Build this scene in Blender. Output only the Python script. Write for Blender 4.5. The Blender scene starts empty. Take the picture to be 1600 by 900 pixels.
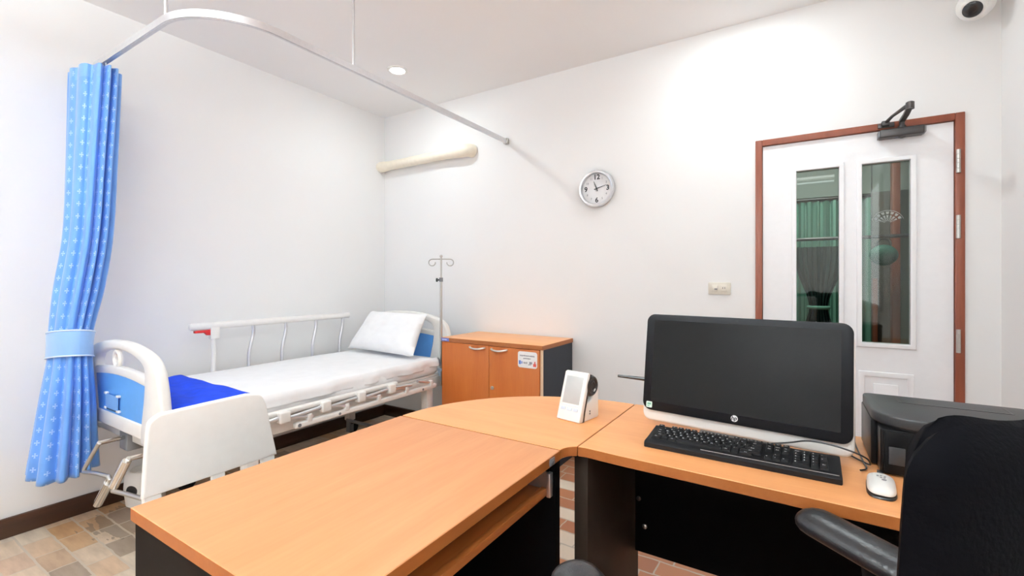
import bpy, bmesh, math, random
from mathutils import Vector, Matrix, noise
random.seed(7)
scene = bpy.context.scene
COL = scene.collection
PI = math.pi
CAM_H = 1.24
XL, XR, YB, YF, ZC = -3.234, 0.787, 2.963, -2.6, 2.728
DZ = 0.765            # desk height

# ------------------------------------------------------------------ materials
def srgb(r, g, b):
    f = lambda c: (c/255)/12.92 if c/255 <= .04045 else (((c/255)+.055)/1.055)**2.4
    return (f(r), f(g), f(b), 1)

class NT:
    """small node helper"""
    def __init__(s, name):
        s.m = bpy.data.materials.new(name); s.m.use_nodes = True
        s.t = s.m.node_tree; s.b = s.t.nodes['Principled BSDF']; s.out = s.t.nodes['Material Output']
    def n(s, typ, **kw):
        nd = s.t.nodes.new(typ)
        for k, v in kw.items():
            if k.startswith('i_'):
                key = k[2:]
                nd.inputs[int(key) if key.isdigit() else key.replace('_', ' ')].default_value = v
            else: setattr(nd, k, v)
        return nd
    def l(s, a, b): s.t.links.new(a, b)
    def math(s, op, a, b=None, c=None):
        nd = s.n('ShaderNodeMath', operation=op)
        for i, v in enumerate((a, b, c)):
            if v is None: continue
            if isinstance(v, (int, float)): nd.inputs[i].default_value = v
            else: s.l(v, nd.inputs[i])
        return nd.outputs[0]
    def mix(s, fac, a, b, mode='MIX'):
        nd = s.n('ShaderNodeMix', data_type='RGBA', blend_type=mode)
        if isinstance(fac, (int, float)): nd.inputs[0].default_value = fac
        else: s.l(fac, nd.inputs[0])
        for i, v in ((6, a), (7, b)):
            if isinstance(v, tuple): nd.inputs[i].default_value = v
            else: s.l(v, nd.inputs[i])
        return nd.outputs[2]
    def ramp(s, fac, stops, interp='LINEAR'):
        nd = s.n('ShaderNodeValToRGB'); cr = nd.color_ramp; cr.interpolation = interp
        while len(cr.elements) < len(stops): cr.elements.new(.5)
        for e, (p, c) in zip(cr.elements, stops): e.position = p; e.color = c
        s.l(fac, nd.inputs[0]); return nd.outputs[0]
    def coord(s, kind='Object'): return s.n('ShaderNodeTexCoord').outputs[kind]
    def bump(s, h, strength=.2, dist=.002):
        nd = s.n('ShaderNodeBump'); nd.inputs['Strength'].default_value = strength
        nd.inputs['Distance'].default_value = dist; s.l(h, nd.inputs['Height']); s.l(nd.outputs[0], s.b.inputs['Normal'])

def plain(name, col, rough=.5, metal=0., var=.03, scale=30., bump=0., spec=.5, coat=0., ior=1.5):
    k = NT(name)
    nz = k.n('ShaderNodeTexNoise'); nz.inputs['Scale'].default_value = scale; nz.inputs['Detail'].default_value = 3
    k.l(k.coord(), nz.inputs['Vector'])
    d = tuple(max(0, c*(1-var)) for c in col[:3])+(1,); e = tuple(min(1, c*(1+var)) for c in col[:3])+(1,)
    k.l(k.ramp(nz.outputs['Fac'], [(.3, d), (.7, e)]), k.b.inputs['Base Color'])
    k.b.inputs['Roughness'].default_value = rough; k.b.inputs['Metallic'].default_value = metal
    k.b.inputs['Specular IOR Level'].default_value = spec; k.b.inputs['Coat Weight'].default_value = coat; k.b.inputs['IOR'].default_value = ior
    if bump: k.bump(nz.outputs['Fac'], bump)
    return k.m

def wood(name, c1, c2, axis='y', rough=.35, scale=1., contrast=1.):
    k = NT(name)
    mp = k.n('ShaderNodeMapping'); k.l(k.coord(), mp.inputs['Vector'])
    sc = {'x': (1.2, 14, 14), 'y': (14, 1.2, 14), 'z': (14, 14, 1.2)}[axis]
    mp.inputs['Scale'].default_value = tuple(v*scale for v in sc)
    n1 = k.n('ShaderNodeTexNoise'); n1.inputs['Scale'].default_value = 1.; n1.inputs['Detail'].default_value = 6; n1.inputs['Distortion'].default_value = .6
    k.l(mp.outputs[0], n1.inputs['Vector'])
    n2 = k.n('ShaderNodeTexNoise'); n2.inputs['Scale'].default_value = 9.; n2.inputs['Detail'].default_value = 4
    k.l(mp.outputs[0], n2.inputs['Vector'])
    f = k.math('ADD', k.math('MULTIPLY', n1.outputs['Fac'], .7), k.math('MULTIPLY', n2.outputs['Fac'], .3))
    k.l(k.ramp(f, [(.5-.16/contrast, c1), (.5+.16/contrast, c2)]), k.b.inputs['Base Color'])
    k.b.inputs['Roughness'].default_value = rough
    k.bump(n2.outputs['Fac'], .04, .001)
    return k.m

def emit(name, col, strength):
    k = NT(name); k.b.inputs['Base Color'].default_value = col
    k.b.inputs['Emission Color'].default_value = col; k.b.inputs['Emission Strength'].default_value = strength
    return k.m

def wall_mat(name, col, rough=.75):
    k = NT(name)
    n1 = k.n('ShaderNodeTexNoise'); n1.inputs['Scale'].default_value = 1.3; n1.inputs['Detail'].default_value = 4
    n2 = k.n('ShaderNodeTexNoise'); n2.inputs['Scale'].default_value = 160.; n2.inputs['Detail'].default_value = 2
    c = k.coord(); k.l(c, n1.inputs['Vector']); k.l(c, n2.inputs['Vector'])
    d = tuple(v*.975 for v in col[:3])+(1,)
    k.l(k.ramp(n1.outputs['Fac'], [(.3, d), (.7, col)]), k.b.inputs['Base Color'])
    k.b.inputs['Roughness'].default_value = rough; k.b.inputs['Specular IOR Level'].default_value = .25
    k.bump(n2.outputs['Fac'], .05, .001)
    return k.m

def floor_mat():
    k = NT('stone_floor_tiles')
    sp = k.n('ShaderNodeSeparateXYZ'); k.l(k.coord(), sp.inputs[0])
    RH, BW = .104, .185
    # slightly uneven tile edges
    wob = k.n('ShaderNodeTexNoise'); wob.inputs['Scale'].default_value = 14; k.l(k.coord(), wob.inputs['Vector'])
    wv = k.math('MULTIPLY', k.math('SUBTRACT', wob.outputs['Fac'], .5), .012)
    yy = k.math('DIVIDE', k.math('ADD', k.math('SUBTRACT', sp.outputs[1], .601), wv), RH)
    row = k.math('FLOOR', yy)
    w1 = k.n('ShaderNodeTexWhiteNoise', noise_dimensions='1D'); k.l(row, w1.inputs['W'])
    xx = k.math('ADD', k.math('DIVIDE', k.math('ADD', sp.outputs[0], wv), BW), w1.outputs['Value'])
    colm = k.math('FLOOR', xx)
    cv = k.n('ShaderNodeCombineXYZ'); k.l(colm, cv.inputs[0]); k.l(row, cv.inputs[1])
    w2 = k.n('ShaderNodeTexWhiteNoise', noise_dimensions='2D'); k.l(cv.outputs[0], w2.inputs['Vector'])
    pal = [(0, srgb(205, 176, 148)), (.16, srgb(196, 158, 120)), (.3, srgb(214, 192, 168)), (.46, srgb(190, 160, 132)),
           (.6, srgb(212, 196, 176)), (.74, srgb(200, 170, 146)), (.87, srgb(160, 142, 124)), (.94, srgb(190, 148, 106))]
    base = k.ramp(w2.outputs['Value'], pal, 'CONSTANT')
    mp = k.n('ShaderNodeMapping'); mp.inputs['Scale'].default_value = (4, 18, 4); k.l(k.coord(), mp.inputs['Vector'])
    nz = k.n('ShaderNodeTexNoise'); nz.inputs['Scale'].default_value = 1.6; nz.inputs['Detail'].default_value = 5; k.l(mp.outputs[0], nz.inputs['Vector'])
    base = k.mix(.55, base, k.ramp(nz.outputs['Fac'], [(.25, (.45, .42, .4, 1)), (.65, (1, 1, 1, 1))]), 'MULTIPLY')
    # tiles on the desk side, with reddish bounced light put into their colour
    red = k.ramp(w2.outputs['Value'], [(0, srgb(176, 118, 84)), (.35, srgb(188, 128, 92)), (.62, srgb(222, 206, 186)), (.8, srgb(170, 112, 80))], 'CONSTANT')
    mz = k.n('ShaderNodeMapRange'); mz.inputs['From Min'].default_value = -2.0; mz.inputs['From Max'].default_value = -1.5; k.l(sp.outputs[0], mz.inputs['Value'])
    base = k.mix(mz.outputs[0], base, red)
    # ragged grey patch near the foot of the bed
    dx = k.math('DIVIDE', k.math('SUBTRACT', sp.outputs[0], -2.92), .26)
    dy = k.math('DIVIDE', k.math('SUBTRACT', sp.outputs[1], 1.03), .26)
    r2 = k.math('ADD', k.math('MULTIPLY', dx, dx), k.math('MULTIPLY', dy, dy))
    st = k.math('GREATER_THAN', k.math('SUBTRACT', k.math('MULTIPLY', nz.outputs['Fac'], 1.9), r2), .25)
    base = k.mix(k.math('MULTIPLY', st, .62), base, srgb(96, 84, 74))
    fy = k.math('FRACT', yy); fx = k.math('FRACT', xx)
    my = k.math('LESS_THAN', k.math('MINIMUM', fy, k.math('SUBTRACT', 1., fy)), .042)
    mx = k.math('LESS_THAN', k.math('MINIMUM', fx, k.math('SUBTRACT', 1., fx)), .018)
    gm = k.math('MAXIMUM', my, mx)
    base = k.mix(gm, base, srgb(190, 176, 160))
    k.l(base, k.b.inputs['Base Color']); k.b.inputs['Roughness'].default_value = .42
    h = k.math('SUBTRACT', 1., gm)
    k.bump(h, .35, .002)
    return k.m

def curtain_mat(name, base, light, motif=True):
    k = NT(name)
    uv = k.coord('UV'); sp = k.n('ShaderNodeSeparateXYZ'); k.l(uv, sp.inputs[0])
    nz = k.n('ShaderNodeTexNoise'); nz.inputs['Scale'].default_value = 7; nz.inputs['Detail'].default_value = 4; k.l(uv, nz.inputs['Vector'])
    c = k.ramp(nz.outputs['Fac'], [(.3, tuple(v*.9 for v in base[:3])+(1,)), (.7, tuple(min(1, v*1.08) for v in base[:3])+(1,))])
    if motif:
        u = k.math('DIVIDE', sp.outputs[0], .042); v = k.math('DIVIDE', sp.outputs[1], .058)
        col = k.math('FLOOR', u)
        keep = k.math('GREATER_THAN', k.math('MODULO', k.math('ADD', col, 300.), 4.), 1.5)
        x = k.math('ABSOLUTE', k.math('SUBTRACT', k.math('FRACT', u), .5)); y = k.math('ABSOLUTE', k.math('MULTIPLY', k.math('SUBTRACT', k.math('FRACT', v), .5), 1.35))
        mn = k.math('MINIMUM', x, y); mx = k.math('MAXIMUM', x, y)
        # petals widen outwards, cut off at .3
        m = k.math('MULTIPLY', k.math('LESS_THAN', mn, k.math('ADD', .035, k.math('MULTIPLY', mx, .22))), k.math('LESS_THAN', mx, .27))
        m = k.math('MULTIPLY', m, keep)
        c = k.mix(k.math('MULTIPLY', m, .6), c, light)
    k.l(c, k.b.inputs['Base Color']); k.b.inputs['Roughness'].default_value = .38
    k.b.inputs['Sheen Weight'].default_value = .3
    wv = k.n('ShaderNodeTexNoise'); wv.inputs['Scale'].default_value = 45; k.l(uv, wv.inputs['Vector']); k.bump(wv.outputs['Fac'], .15, .003)
    return k.m

def glass_mat(name, tint, refl=.12):
    k = NT(name)
    tr = k.n('ShaderNodeBsdfTransparent'); tr.inputs[0].default_value = tint
    gl = k.n('ShaderNodeBsdfGlossy'); gl.inputs['Roughness'].default_value = .02
    nz = k.n('ShaderNodeTexNoise'); nz.inputs['Scale'].default_value = 2; k.l(k.coord(), nz.inputs['Vector'])
    fr = k.n('ShaderNodeFresnel'); fr.inputs['IOR'].default_value = 1.5
    mx = k.n('ShaderNodeMixShader')
    f = k.math('MULTIPLY', k.math('MULTIPLY', fr.outputs[0], refl/.04), k.math('ADD', .9, k.math('MULTIPLY', nz.outputs['Fac'], .2)))
    k.l(f, mx.inputs[0]); k.l(tr.outputs[0], mx.inputs[1]); k.l(gl.outputs[0], mx.inputs[2]); k.l(mx.outputs[0], k.out.inputs[0])
    return k.m

def spots_mat():
    k = NT('white_with_black_spots')
    v = k.n('ShaderNodeTexVoronoi', voronoi_dimensions='3D'); v.inputs['Scale'].default_value = 11; v.inputs['Randomness'].default_value = .75
    k.l(k.coord(), v.inputs['Vector'])
    k.l(k.ramp(v.outputs['Distance'], [(0, (.01, .01, .012, 1)), (.36, (.01, .01, .012, 1)), (.38, (.82, .8, .76, 1)), (1, (.85, .83, .8, 1))]), k.b.inputs['Base Color'])
    k.b.inputs['Roughness'].default_value = .4
    return k.m

M = {}
def mats():
    M['wall'] = wall_mat('white_wall_paint', (.845, .847, .845, 1))
    M['ceil'] = wall_mat('ceiling_paint', (.89, .893, .893, 1))
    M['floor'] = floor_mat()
    M['desk'] = wood('beech_laminate_desktop', srgb(184, 120, 76), srgb(196, 135, 89), 'y', .42)
    M['desk_x'] = wood('beech_laminate_grain_across', srgb(212, 144, 90), srgb(224, 158, 102), 'x', .42)
    M['edge'] = wood('beech_edge_band', srgb(144, 79, 30), srgb(156, 91, 40), 'y', .5)
    M['cab_top'] = wood('cabinet_top_laminate', srgb(228, 160, 106), srgb(238, 176, 122), 'x', .42)
    M['door_wood'] = wood('cherry_door_laminate', srgb(172, 90, 32), srgb(184, 103, 42), 'z', .45)
    M['charcoal'] = plain('charcoal_laminate', srgb(56, 59, 66), .5, spec=.5, ior=1.2)
    M['darkpanel'] = plain('dark_brown_panel', srgb(44, 36, 30), .5, spec=.5, ior=1.2)
    M['baseb'] = wood('dark_stained_skirting', srgb(42, 22, 11), srgb(62, 34, 19), 'y', .4)
    M['lowblack'] = plain('black_panel_laminate', (.0022, .0022, .0025, 1), .55, spec=.5, ior=1.12)
    M['endpanel'] = plain('dark_end_panel', srgb(24, 20, 18), .6, spec=.5, ior=1.12)
    M['frame_wood'] = wood('reddish_door_frame', srgb(122, 60, 38), srgb(138, 72, 48), 'z', .4)
    M['door'] = plain('white_door_paint', (.88, .885, .905, 1), .4, var=.01)
    M['white'] = plain('white_plastic', (.80, .795, .77, 1), .35, var=.015)
    M['offwhite'] = plain('bed_white_plastic', (.80, .79, .76, 1), .32, var=.015)
    M['powder'] = plain('white_powder_coat', (.78, .765, .74, 1), .4, var=.02)
    M['panelblue'] = plain('blue_plastic_panel', srgb(92, 156, 226), .35, var=.03)
    M['sheet'] = plain('white_cotton', (.86, .86, .87, 1), .8, var=.02, scale=14, spec=.2)
    M['blanket'] = plain('royal_blue_blanket', srgb(22, 66, 205), .8, var=.12, scale=24, bump=.3, spec=.2)
    M['curtain'] = curtain_mat('light_blue_curtain', srgb(96, 152, 226), srgb(190, 216, 250))
    M['tie'] = curtain_mat('pale_blue_tieback', srgb(138, 182, 236), srgb(200, 222, 250), False)
    M['tape'] = curtain_mat('curtain_heading', srgb(112, 164, 230), srgb(200, 222, 250), False)
    M['piping'] = plain('pale_piping', srgb(205, 222, 245), .6)
    M['alu'] = plain('brushed_aluminium', (.72, .72, .74, 1), .32, .9, scale=60)
    M['chrome'] = plain('chrome', (.75, .74, .72, 1), .14, 1., var=.01)
    M['steel'] = plain('satin_steel', (.55, .53, .5, 1), .3, 1.)
    M['grey'] = plain('grey_plastic', srgb(120, 122, 126), .45)
    M['red'] = plain('red_plastic', srgb(190, 30, 36), .4)
    M['black'] = plain('black_plastic', (.012, .012, .013, 1), .32)
    M['blackmat'] = plain('matte_black_plastic', (.006, .006, .007, 1), .5, spec=.22)
    M['key'] = plain('black_key_plastic', (.010, .010, .011, 1), .42, spec=.3)
    M['legend'] = plain('key_legend_print', (.75, .75, .75, 1), .6)
    M['screen'] = plain('lcd_screen_off', (.0035, .0035, .004, 1), .24, var=.05, spec=.2)
    M['bezel'] = plain('dark_bezel', (.0055, .0055, .0068, 1), .4, spec=.13)
    M['printer'] = plain('printer_black', (.005, .005, .0055, 1), .28, spec=.5, ior=1.22)
    M['printertop'] = plain('printer_lid_black', (.018, .019, .021, 1), .42, bump=.1, scale=300)
    M['leather'] = plain('black_leatherette', (.014, .014, .016, 1), .36, bump=.5, scale=120)
    M['fabric'] = plain('black_chair_fabric', (.0014, .0014, .0021, 1), .6, bump=.2, scale=220, spec=.5, ior=1.1)
    M['armgrey'] = plain('worn_black_leatherette', (.013, .013, .0145, 1), .3, bump=.35, scale=160, spec=.6)
    M['cream'] = plain('cream_plastic', srgb(240, 232, 214), .45)
    M['plate'] = plain('switch_plate_ivory', srgb(222, 217, 205), .4)
    M['ink'] = plain('dark_ink', (.03, .03, .035, 1), .6)
    M['inkgrey'] = plain('grey_ink', srgb(140, 140, 145), .6)
    M['inkblue'] = plain('blue_ink', srgb(70, 110, 190), .6)
    M['inkred'] = plain('red_ink', srgb(200, 80, 70), .6)
    M['paper'] = plain('white_label_paper', (.86, .86, .85, 1), .5)
    M['sticker'] = plain('pale_green_sticker', srgb(214, 236, 226), .5)
    M['bluelabel'] = plain('blue_asset_label', srgb(98, 104, 170), .5)
    M['lcd'] = plain('grey_lcd', srgb(176, 178, 178), .3)
    M['closer'] = plain('dark_bronze_metal', (.07, .065, .065, 1), .38, .5)
    M['clockface'] = plain('clock_face_white', (.80, .80, .81, 1), .5)
    M['lens'] = plain('camera_lens_black', (.02, .02, .022, 1), .12)
    M['glass'] = glass_mat('tinted_door_glass', (.70, .77, .73, 1), .05)
    M['fan_mark'] = plain('pale_glass_mark', srgb(150, 158, 154), .6)
    M['clear'] = plain('clear_blue_plastic', srgb(128, 176, 232), .15, var=.02)
    M['green'] = plain('green_cubicle_curtain', srgb(112, 160, 142), .7)
    M['greendark'] = plain('dark_green_curtain', srgb(28, 62, 56), .7)
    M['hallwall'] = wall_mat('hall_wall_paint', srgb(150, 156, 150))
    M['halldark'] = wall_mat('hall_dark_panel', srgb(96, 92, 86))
    M['lamp'] = emit('lamp_diffuser', (1, .97, .92, 1), 14)
    M['pane_glow'] = emit('added_pane_glow', (.95, .98, 1, 1), 2.0)  # glow of the panes added behind the viewer as fill
    M['tube'] = emit('added_tube_glow', (1, 1, .98, 1), 4)  # glow of the added battens
    M['spots'] = spots_mat()
mats()

# ------------------------------------------------------------------ geometry helper
class MB:
    def __init__(s): s.bm = bmesh.new(); s.xf = Matrix(); s.mi = 0; s.uv = None
    def put(s, tb, smooth=True):
        """append a temporary bmesh"""
        vm = {}
        for v in tb.verts: vm[v] = s.bm.verts.new(s.xf @ v.co)
        for f in tb.faces:
            try:
                nf = s.bm.faces.new([vm[v] for v in f.verts]); nf.smooth = smooth; nf.material_index = s.mi
            except ValueError: pass
        tb.free(); return s
    def box(s, x0, x1, y0, y1, z0, z1, bev=0., seg=2):
        tb = bmesh.new(); bmesh.ops.create_cube(tb, size=1)
        for v in tb.verts:
            v.co = Vector(((x0+x1)/2+v.co.x*(x1-x0), (y0+y1)/2+v.co.y*(y1-y0), (z0+z1)/2+v.co.z*(z1-z0)))
        if bev: bmesh.ops.bevel(tb, geom=tb.edges[:], offset=bev, segments=seg, affect='EDGES', profile=.5)
        return s.put(tb)
    def cyl(s, p0, p1, r0, r1=None, n=20):
        return s.tube([p0, p1], [r0, r0 if r1 is None else r1], n)
    def tube(s, pts, r, n=12, closed=False, flat=None):
        pts = [Vector(p) for p in pts]; N = len(pts)
        rr = r if isinstance(r, (list, tuple)) else [r]*N
        tb = bmesh.new(); rings = []
        def tang(i):
            if closed: return (pts[(i+1) % N]-pts[(i-1) % N]).normalized()
            return (pts[min(i+1, N-1)]-pts[max(i-1, 0)]).normalized()
        t = tang(0); up = Vector((0, 0, 1)) if abs(t.z) < .9 else Vector((1, 0, 0))
        a = t.cross(up).normalized()
        for i in range(N):
            t = tang(i); a = (a-t*a.dot(t)).normalized(); b = t.cross(a)
            fx, fy = flat if flat else (1, 1)
            rings.append([tb.verts.new(pts[i]+a*math.cos(2*PI*k/n)*rr[i]*fx+b*math.sin(2*PI*k/n)*rr[i]*fy) for k in range(n)])
        for i in range(N if closed else N-1):
            A, B = rings[i], rings[(i+1) % N]
            for k in range(n): tb.faces.new([A[k], A[(k+1) % n], B[(k+1) % n], B[k]])
        if not closed: tb.faces.new(rings[0][::-1]); tb.faces.new(rings[-1])
        bmesh.ops.recalc_face_normals(tb, faces=tb.faces[:])
        return s.put(tb)
    def sweep_rect(s, pts, w, h, up=(0, 0, 1)):
        """rectangular bar swept along a path"""
        pts = [Vector(p) for p in pts]; N = len(pts); tb = bmesh.new(); rings = []; up = Vector(up)
        for i in range(N):
            t = (pts[min(i+1, N-1)]-pts[max(i-1, 0)]).normalized(); a = t.cross(up).normalized(); b = a.cross(t).normalized()
            rings.append([tb.verts.new(pts[i]+a*dx*w/2+b*dy*h/2) for dx, dy in ((-1, -1), (1, -1), (1, 1), (-1, 1))])
        for i in range(N-1):
            for k in range(4): tb.faces.new([rings[i][k], rings[i][(k+1) % 4], rings[i+1][(k+1) % 4], rings[i+1][k]])
        tb.faces.new(rings[0][::-1]); tb.faces.new(rings[-1])
        bmesh.ops.recalc_face_normals(tb, faces=tb.faces[:])
        return s.put(tb)
    @staticmethod
    def _map(axis, u, v, t): return {'x': (t, u, v), 'y': (u, t, v), 'z': (u, v, t)}[axis]
    def prism(s, poly, axis, lo, hi, bev=0., seg=2):
        tb = bmesh.new()
        A = [tb.verts.new(s._map(axis, u, v, lo)) for u, v in poly]; B = [tb.verts.new(s._map(axis, u, v, hi)) for u, v in poly]
        n = len(poly); tb.faces.new(A); tb.faces.new(B[::-1])
        for k in range(n): tb.faces.new([A[k], B[k], B[(k+1) % n], A[(k+1) % n]])
        bmesh.ops.recalc_face_normals(tb, faces=tb.faces[:])
        if bev:
            tb.edges.ensure_lookup_table()
            sA, sB = set(A), set(B)
            ed = [e for e in tb.edges if (e.verts[0] in sA and e.verts[1] in sA) or (e.verts[0] in sB and e.verts[1] in sB)]
            bmesh.ops.bevel(tb, geom=ed, offset=bev, segments=seg, affect='EDGES', profile=.5)
        return s.put(tb)
    def ring(s, outer, inner, axis, lo, hi, bev=0., closed=True):
        """band between two contours with equal point counts, with thickness"""
        tb = bmesh.new(); n = len(outer)
        mk = lambda P, t: [tb.verts.new(s._map(axis, u, v, t)) for u, v in P]
        a, b, c, d = mk(outer, lo), mk(inner, lo), mk(inner, hi), mk(outer, hi)
        loops = (a, b, c, d); rim = []
        for k in range(n if closed else n-1):
            j = (k+1) % n
            for q in range(4): tb.faces.new([loops[q][k], loops[q][j], loops[(q+1) % 4][j], loops[(q+1) % 4][k]])
        if not closed:
            tb.faces.new([l[0] for l in loops]); tb.faces.new([l[-1] for l in loops][::-1])
        bmesh.ops.recalc_face_normals(tb, faces=tb.faces[:])
        if bev:
            idx = {v: q for q, l in enumerate(loops) for v in l}
            ed = [e for e in tb.edges if idx[e.verts[0]] == idx[e.verts[1]]]
            bmesh.ops.bevel(tb, geom=ed, offset=bev, segments=3, affect='EDGES', profile=.5)
        return s.put(tb)
    def lathe(s, prof, base=(0, 0, 0), axis=(0, 0, 1), n=32):
        ax = Vector(axis).normalized(); q = ax.to_track_quat('Z', 'Y'); base = Vector(base); tb = bmesh.new(); rings = []
        for r, h in prof:
            if r < 1e-6: rings.append([tb.verts.new(base+q @ Vector((0, 0, h)))])
            else: rings.append([tb.verts.new(base+q @ Vector((r*math.cos(2*PI*k/n), r*math.sin(2*PI*k/n), h))) for k in range(n)])
        for A, B in zip(rings, rings[1:]):
            for k in range(n):
                j = (k+1) % n
                if len(A) == 1 and len(B) == 1: continue
                if len(A) == 1: tb.faces.new([A[0], B[j], B[k]])
                elif len(B) == 1: tb.faces.new([A[k], A[j], B[0]])
                else: tb.faces.new([A[k], A[j], B[j], B[k]])
        if len(rings[0]) > 1: tb.faces.new(rings[0][::-1])
        if len(rings[-1]) > 1: tb.faces.new(rings[-1])
        bmesh.ops.recalc_face_normals(tb, faces=tb.faces[:])
        return s.put(tb)
    def grid(s, P, wrap_u=False, wrap_v=False, uvs=None):
        """P[v][u] points"""
        tb = bmesh.new(); V = [[tb.verts.new(p) for p in row] for row in P]
        nv, nu = len(P), len(P[0])
        for j in range(nv if wrap_v else nv-1):
            for i in range(nu if wrap_u else nu-1):
                tb.faces.new([V[j][i], V[j][(i+1) % nu], V[(j+1) % nv][(i+1) % nu], V[(j+1) % nv][i]])
        bmesh.ops.recalc_face_normals(tb, faces=tb.faces[:])
        return s.put(tb)
    def ball(s, c, r, sx=1, sy=1, sz=1, n=24):
        tb = bmesh.new(); bmesh.ops.create_uvsphere(tb, u_segments=n, v_segments=n//2, radius=r)
        for v in tb.verts: v.co = Vector((c[0]+v.co.x*sx, c[1]+v.co.y*sy, c[2]+v.co.z*sz))
        return s.put(tb)
    def torus(s, c, R, r, axis=(0, 0, 1), n=28, m=10, arc=1., start=0.):
        q = Vector(axis).normalized().to_track_quat('Z', 'Y'); c = Vector(c)
        cnt = n if arc >= 1 else n+1
        pts = [c+q @ Vector((R*math.cos(start+2*PI*arc*k/n), R*math.sin(start+2*PI*arc*k/n), 0)) for k in range(cnt)]
        return s.tube(pts, r, m, closed=arc >= 1)
    def text(s, body, size, M4, depth=.0004, bold=False):
        cu = bpy.data.curves.new('lettering', 'FONT'); cu.body = body; cu.size = size
        cu.align_x = 'CENTER'; cu.align_y = 'CENTER'; cu.extrude = depth; cu.resolution_u = 3
        if bold: cu.offset = size*.03
        ob = bpy.data.objects.new('lettering', cu); COL.objects.link(ob)
        dg = bpy.context.evaluated_depsgraph_get()
        me = bpy.data.meshes.new_from_object(ob.evaluated_get(dg))
        tb = bmesh.new(); tb.from_mesh(me)
        bpy.data.objects.remove(ob); bpy.data.curves.remove(cu); bpy.data.meshes.remove(me)
        for v in tb.verts: v.co = M4 @ v.co
        return s.put(tb, False)
    def build(s, name, mat, parent=None, sharp=35, sub=0):
        me = bpy.data.meshes.new(name); off = OFF.get(parent, Vector((0, 0, 0))) if parent else Vector((0, 0, 0))
        own = Vector((0, 0, 0))
        if off.length: bmesh.ops.translate(s.bm, verts=s.bm.verts[:], vec=-off)
        s.bm.normal_update(); s.bm.to_mesh(me); s.bm.free()
        for m in (mat if isinstance(mat, (list, tuple)) else [mat]): me.materials.append(m)
        me.set_sharp_from_angle(angle=math.radians(sharp))
        o = bpy.data.objects.new(name, me); COL.objects.link(o)
        if parent is not None: o.parent = parent
        OFF[o] = off
        if sub:
            md = o.modifiers.new('smooth', 'SUBSURF'); md.levels = sub; md.render_levels = sub
        return o
OFF = {}
def tag(o, label=None, cat=None, group=None, kind=None):
    if label: o['label'] = label
    if cat: o['category'] = cat
    if group: o['group'] = group
    if kind: o['kind'] = kind
    return o
def thing(name, loc, label, cat, group=None):
    o = bpy.data.objects.new(name, None); COL.objects.link(o); o.location = loc; o.empty_display_size = .1
    OFF[o] = Vector(loc); return tag(o, label, cat, group)
def struct(o, label=None, cat=None): return tag(o, label, cat, None, 'structure')
def frame(o, X, Y, Z): return Matrix(((X[0], Y[0], Z[0], o[0]), (X[1], Y[1], Z[1], o[1]), (X[2], Y[2], Z[2], o[2]), (0, 0, 0, 1)))
def rrect(x0, x1, z0, z1, r, n=6):
    rs = r if isinstance(r, (list, tuple)) else [r]*4   # bl, br, tr, tl
    out = []
    for (cx, cz, a0, rr) in ((x0+rs[0], z0+rs[0], PI, rs[0]), (x1-rs[1], z0+rs[1], 1.5*PI, rs[1]), (x1-rs[2], z1-rs[2], 0, rs[2]), (x0+rs[3], z1-rs[3], .5*PI, rs[3])):
        if rr < 1e-6: out.append((cx, cz)); continue
        for k in range(n+1):
            a = a0+.5*PI*k/n; out.append((cx+rr*math.cos(a), cz+rr*math.sin(a)))
    return out
def smooth_poly(P, n=4, closed=False):
    """Catmull-Rom through points"""
    out = []; N = len(P)
    for i in range(N if closed else N-1):
        g = lambda j: Vector(P[j % N]) if closed else Vector(P[max(0, min(N-1, j))])
        p0, p1, p2, p3 = g(i-1), g(i), g(i+1), g(i+2)
        for k in range(n):
            t = k/n; out.append(tuple(.5*((2*p1)+(p2-p0)*t+(2*p0-5*p1+4*p2-p3)*t*t+(3*p1-p0-3*p2+p3)*t**3)))
    if not closed: out.append(tuple(P[-1]))
    return out

# ------------------------------------------------------------------ room shell
T = .12
DX0, DX1, DTOP = -.208, .664, 2.03       # door opening in the clock wall
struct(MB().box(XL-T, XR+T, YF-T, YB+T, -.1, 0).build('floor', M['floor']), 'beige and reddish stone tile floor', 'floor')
struct(MB().box(XL-T, XR+T, YF-T, YB+T, ZC, ZC+.1).build('ceiling', M['ceil']), 'plain white ceiling', 'ceiling')
struct(MB().box(XL-T, XL, YF-T, YB+T, 0, ZC).build('wall_left', M['wall']), 'white wall along the bed', 'wall')
struct(MB().box(XR, XR+T, YF-T, YB+T, 0, ZC).build('wall_right', M['wall']), 'white wall right of the door', 'wall')
struct(MB().box(XL, XR, YF-T, YF, 0, ZC).build('wall_front', M['wall']), 'white wall behind the viewer', 'wall')
b = MB(); b.box(XL, DX0, YB, YB+T, 0, ZC); b.box(DX1, XR, YB, YB+T, 0, ZC); b.box(DX0, DX1, YB, YB+T, DTOP, ZC)
struct(b.build('wall_back', M['wall']), 'white wall with the clock and the door', 'wall')
struct(MB().box(XL, XL+.018, YF, YB, 0, .095, .004).build('baseboard_left', M['baseb']), 'dark brown skirting under the long white wall', 'skirting')
b = MB(); b.box(XL+.018, DX0-.02, YB-.018, YB, 0, .095, .004); b.box(DX1+.02, XR-.018, YB-.018, YB, 0, .095, .004)
struct(b.build('baseboard_back', M['baseb']), 'dark brown skirting beside the door', 'skirting')
struct(MB().box(XR-.018, XR, YF, YB, 0, .095, .004).build('baseboard_right', M['baseb']), 'dark brown skirting along the right wall', 'skirting')

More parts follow.
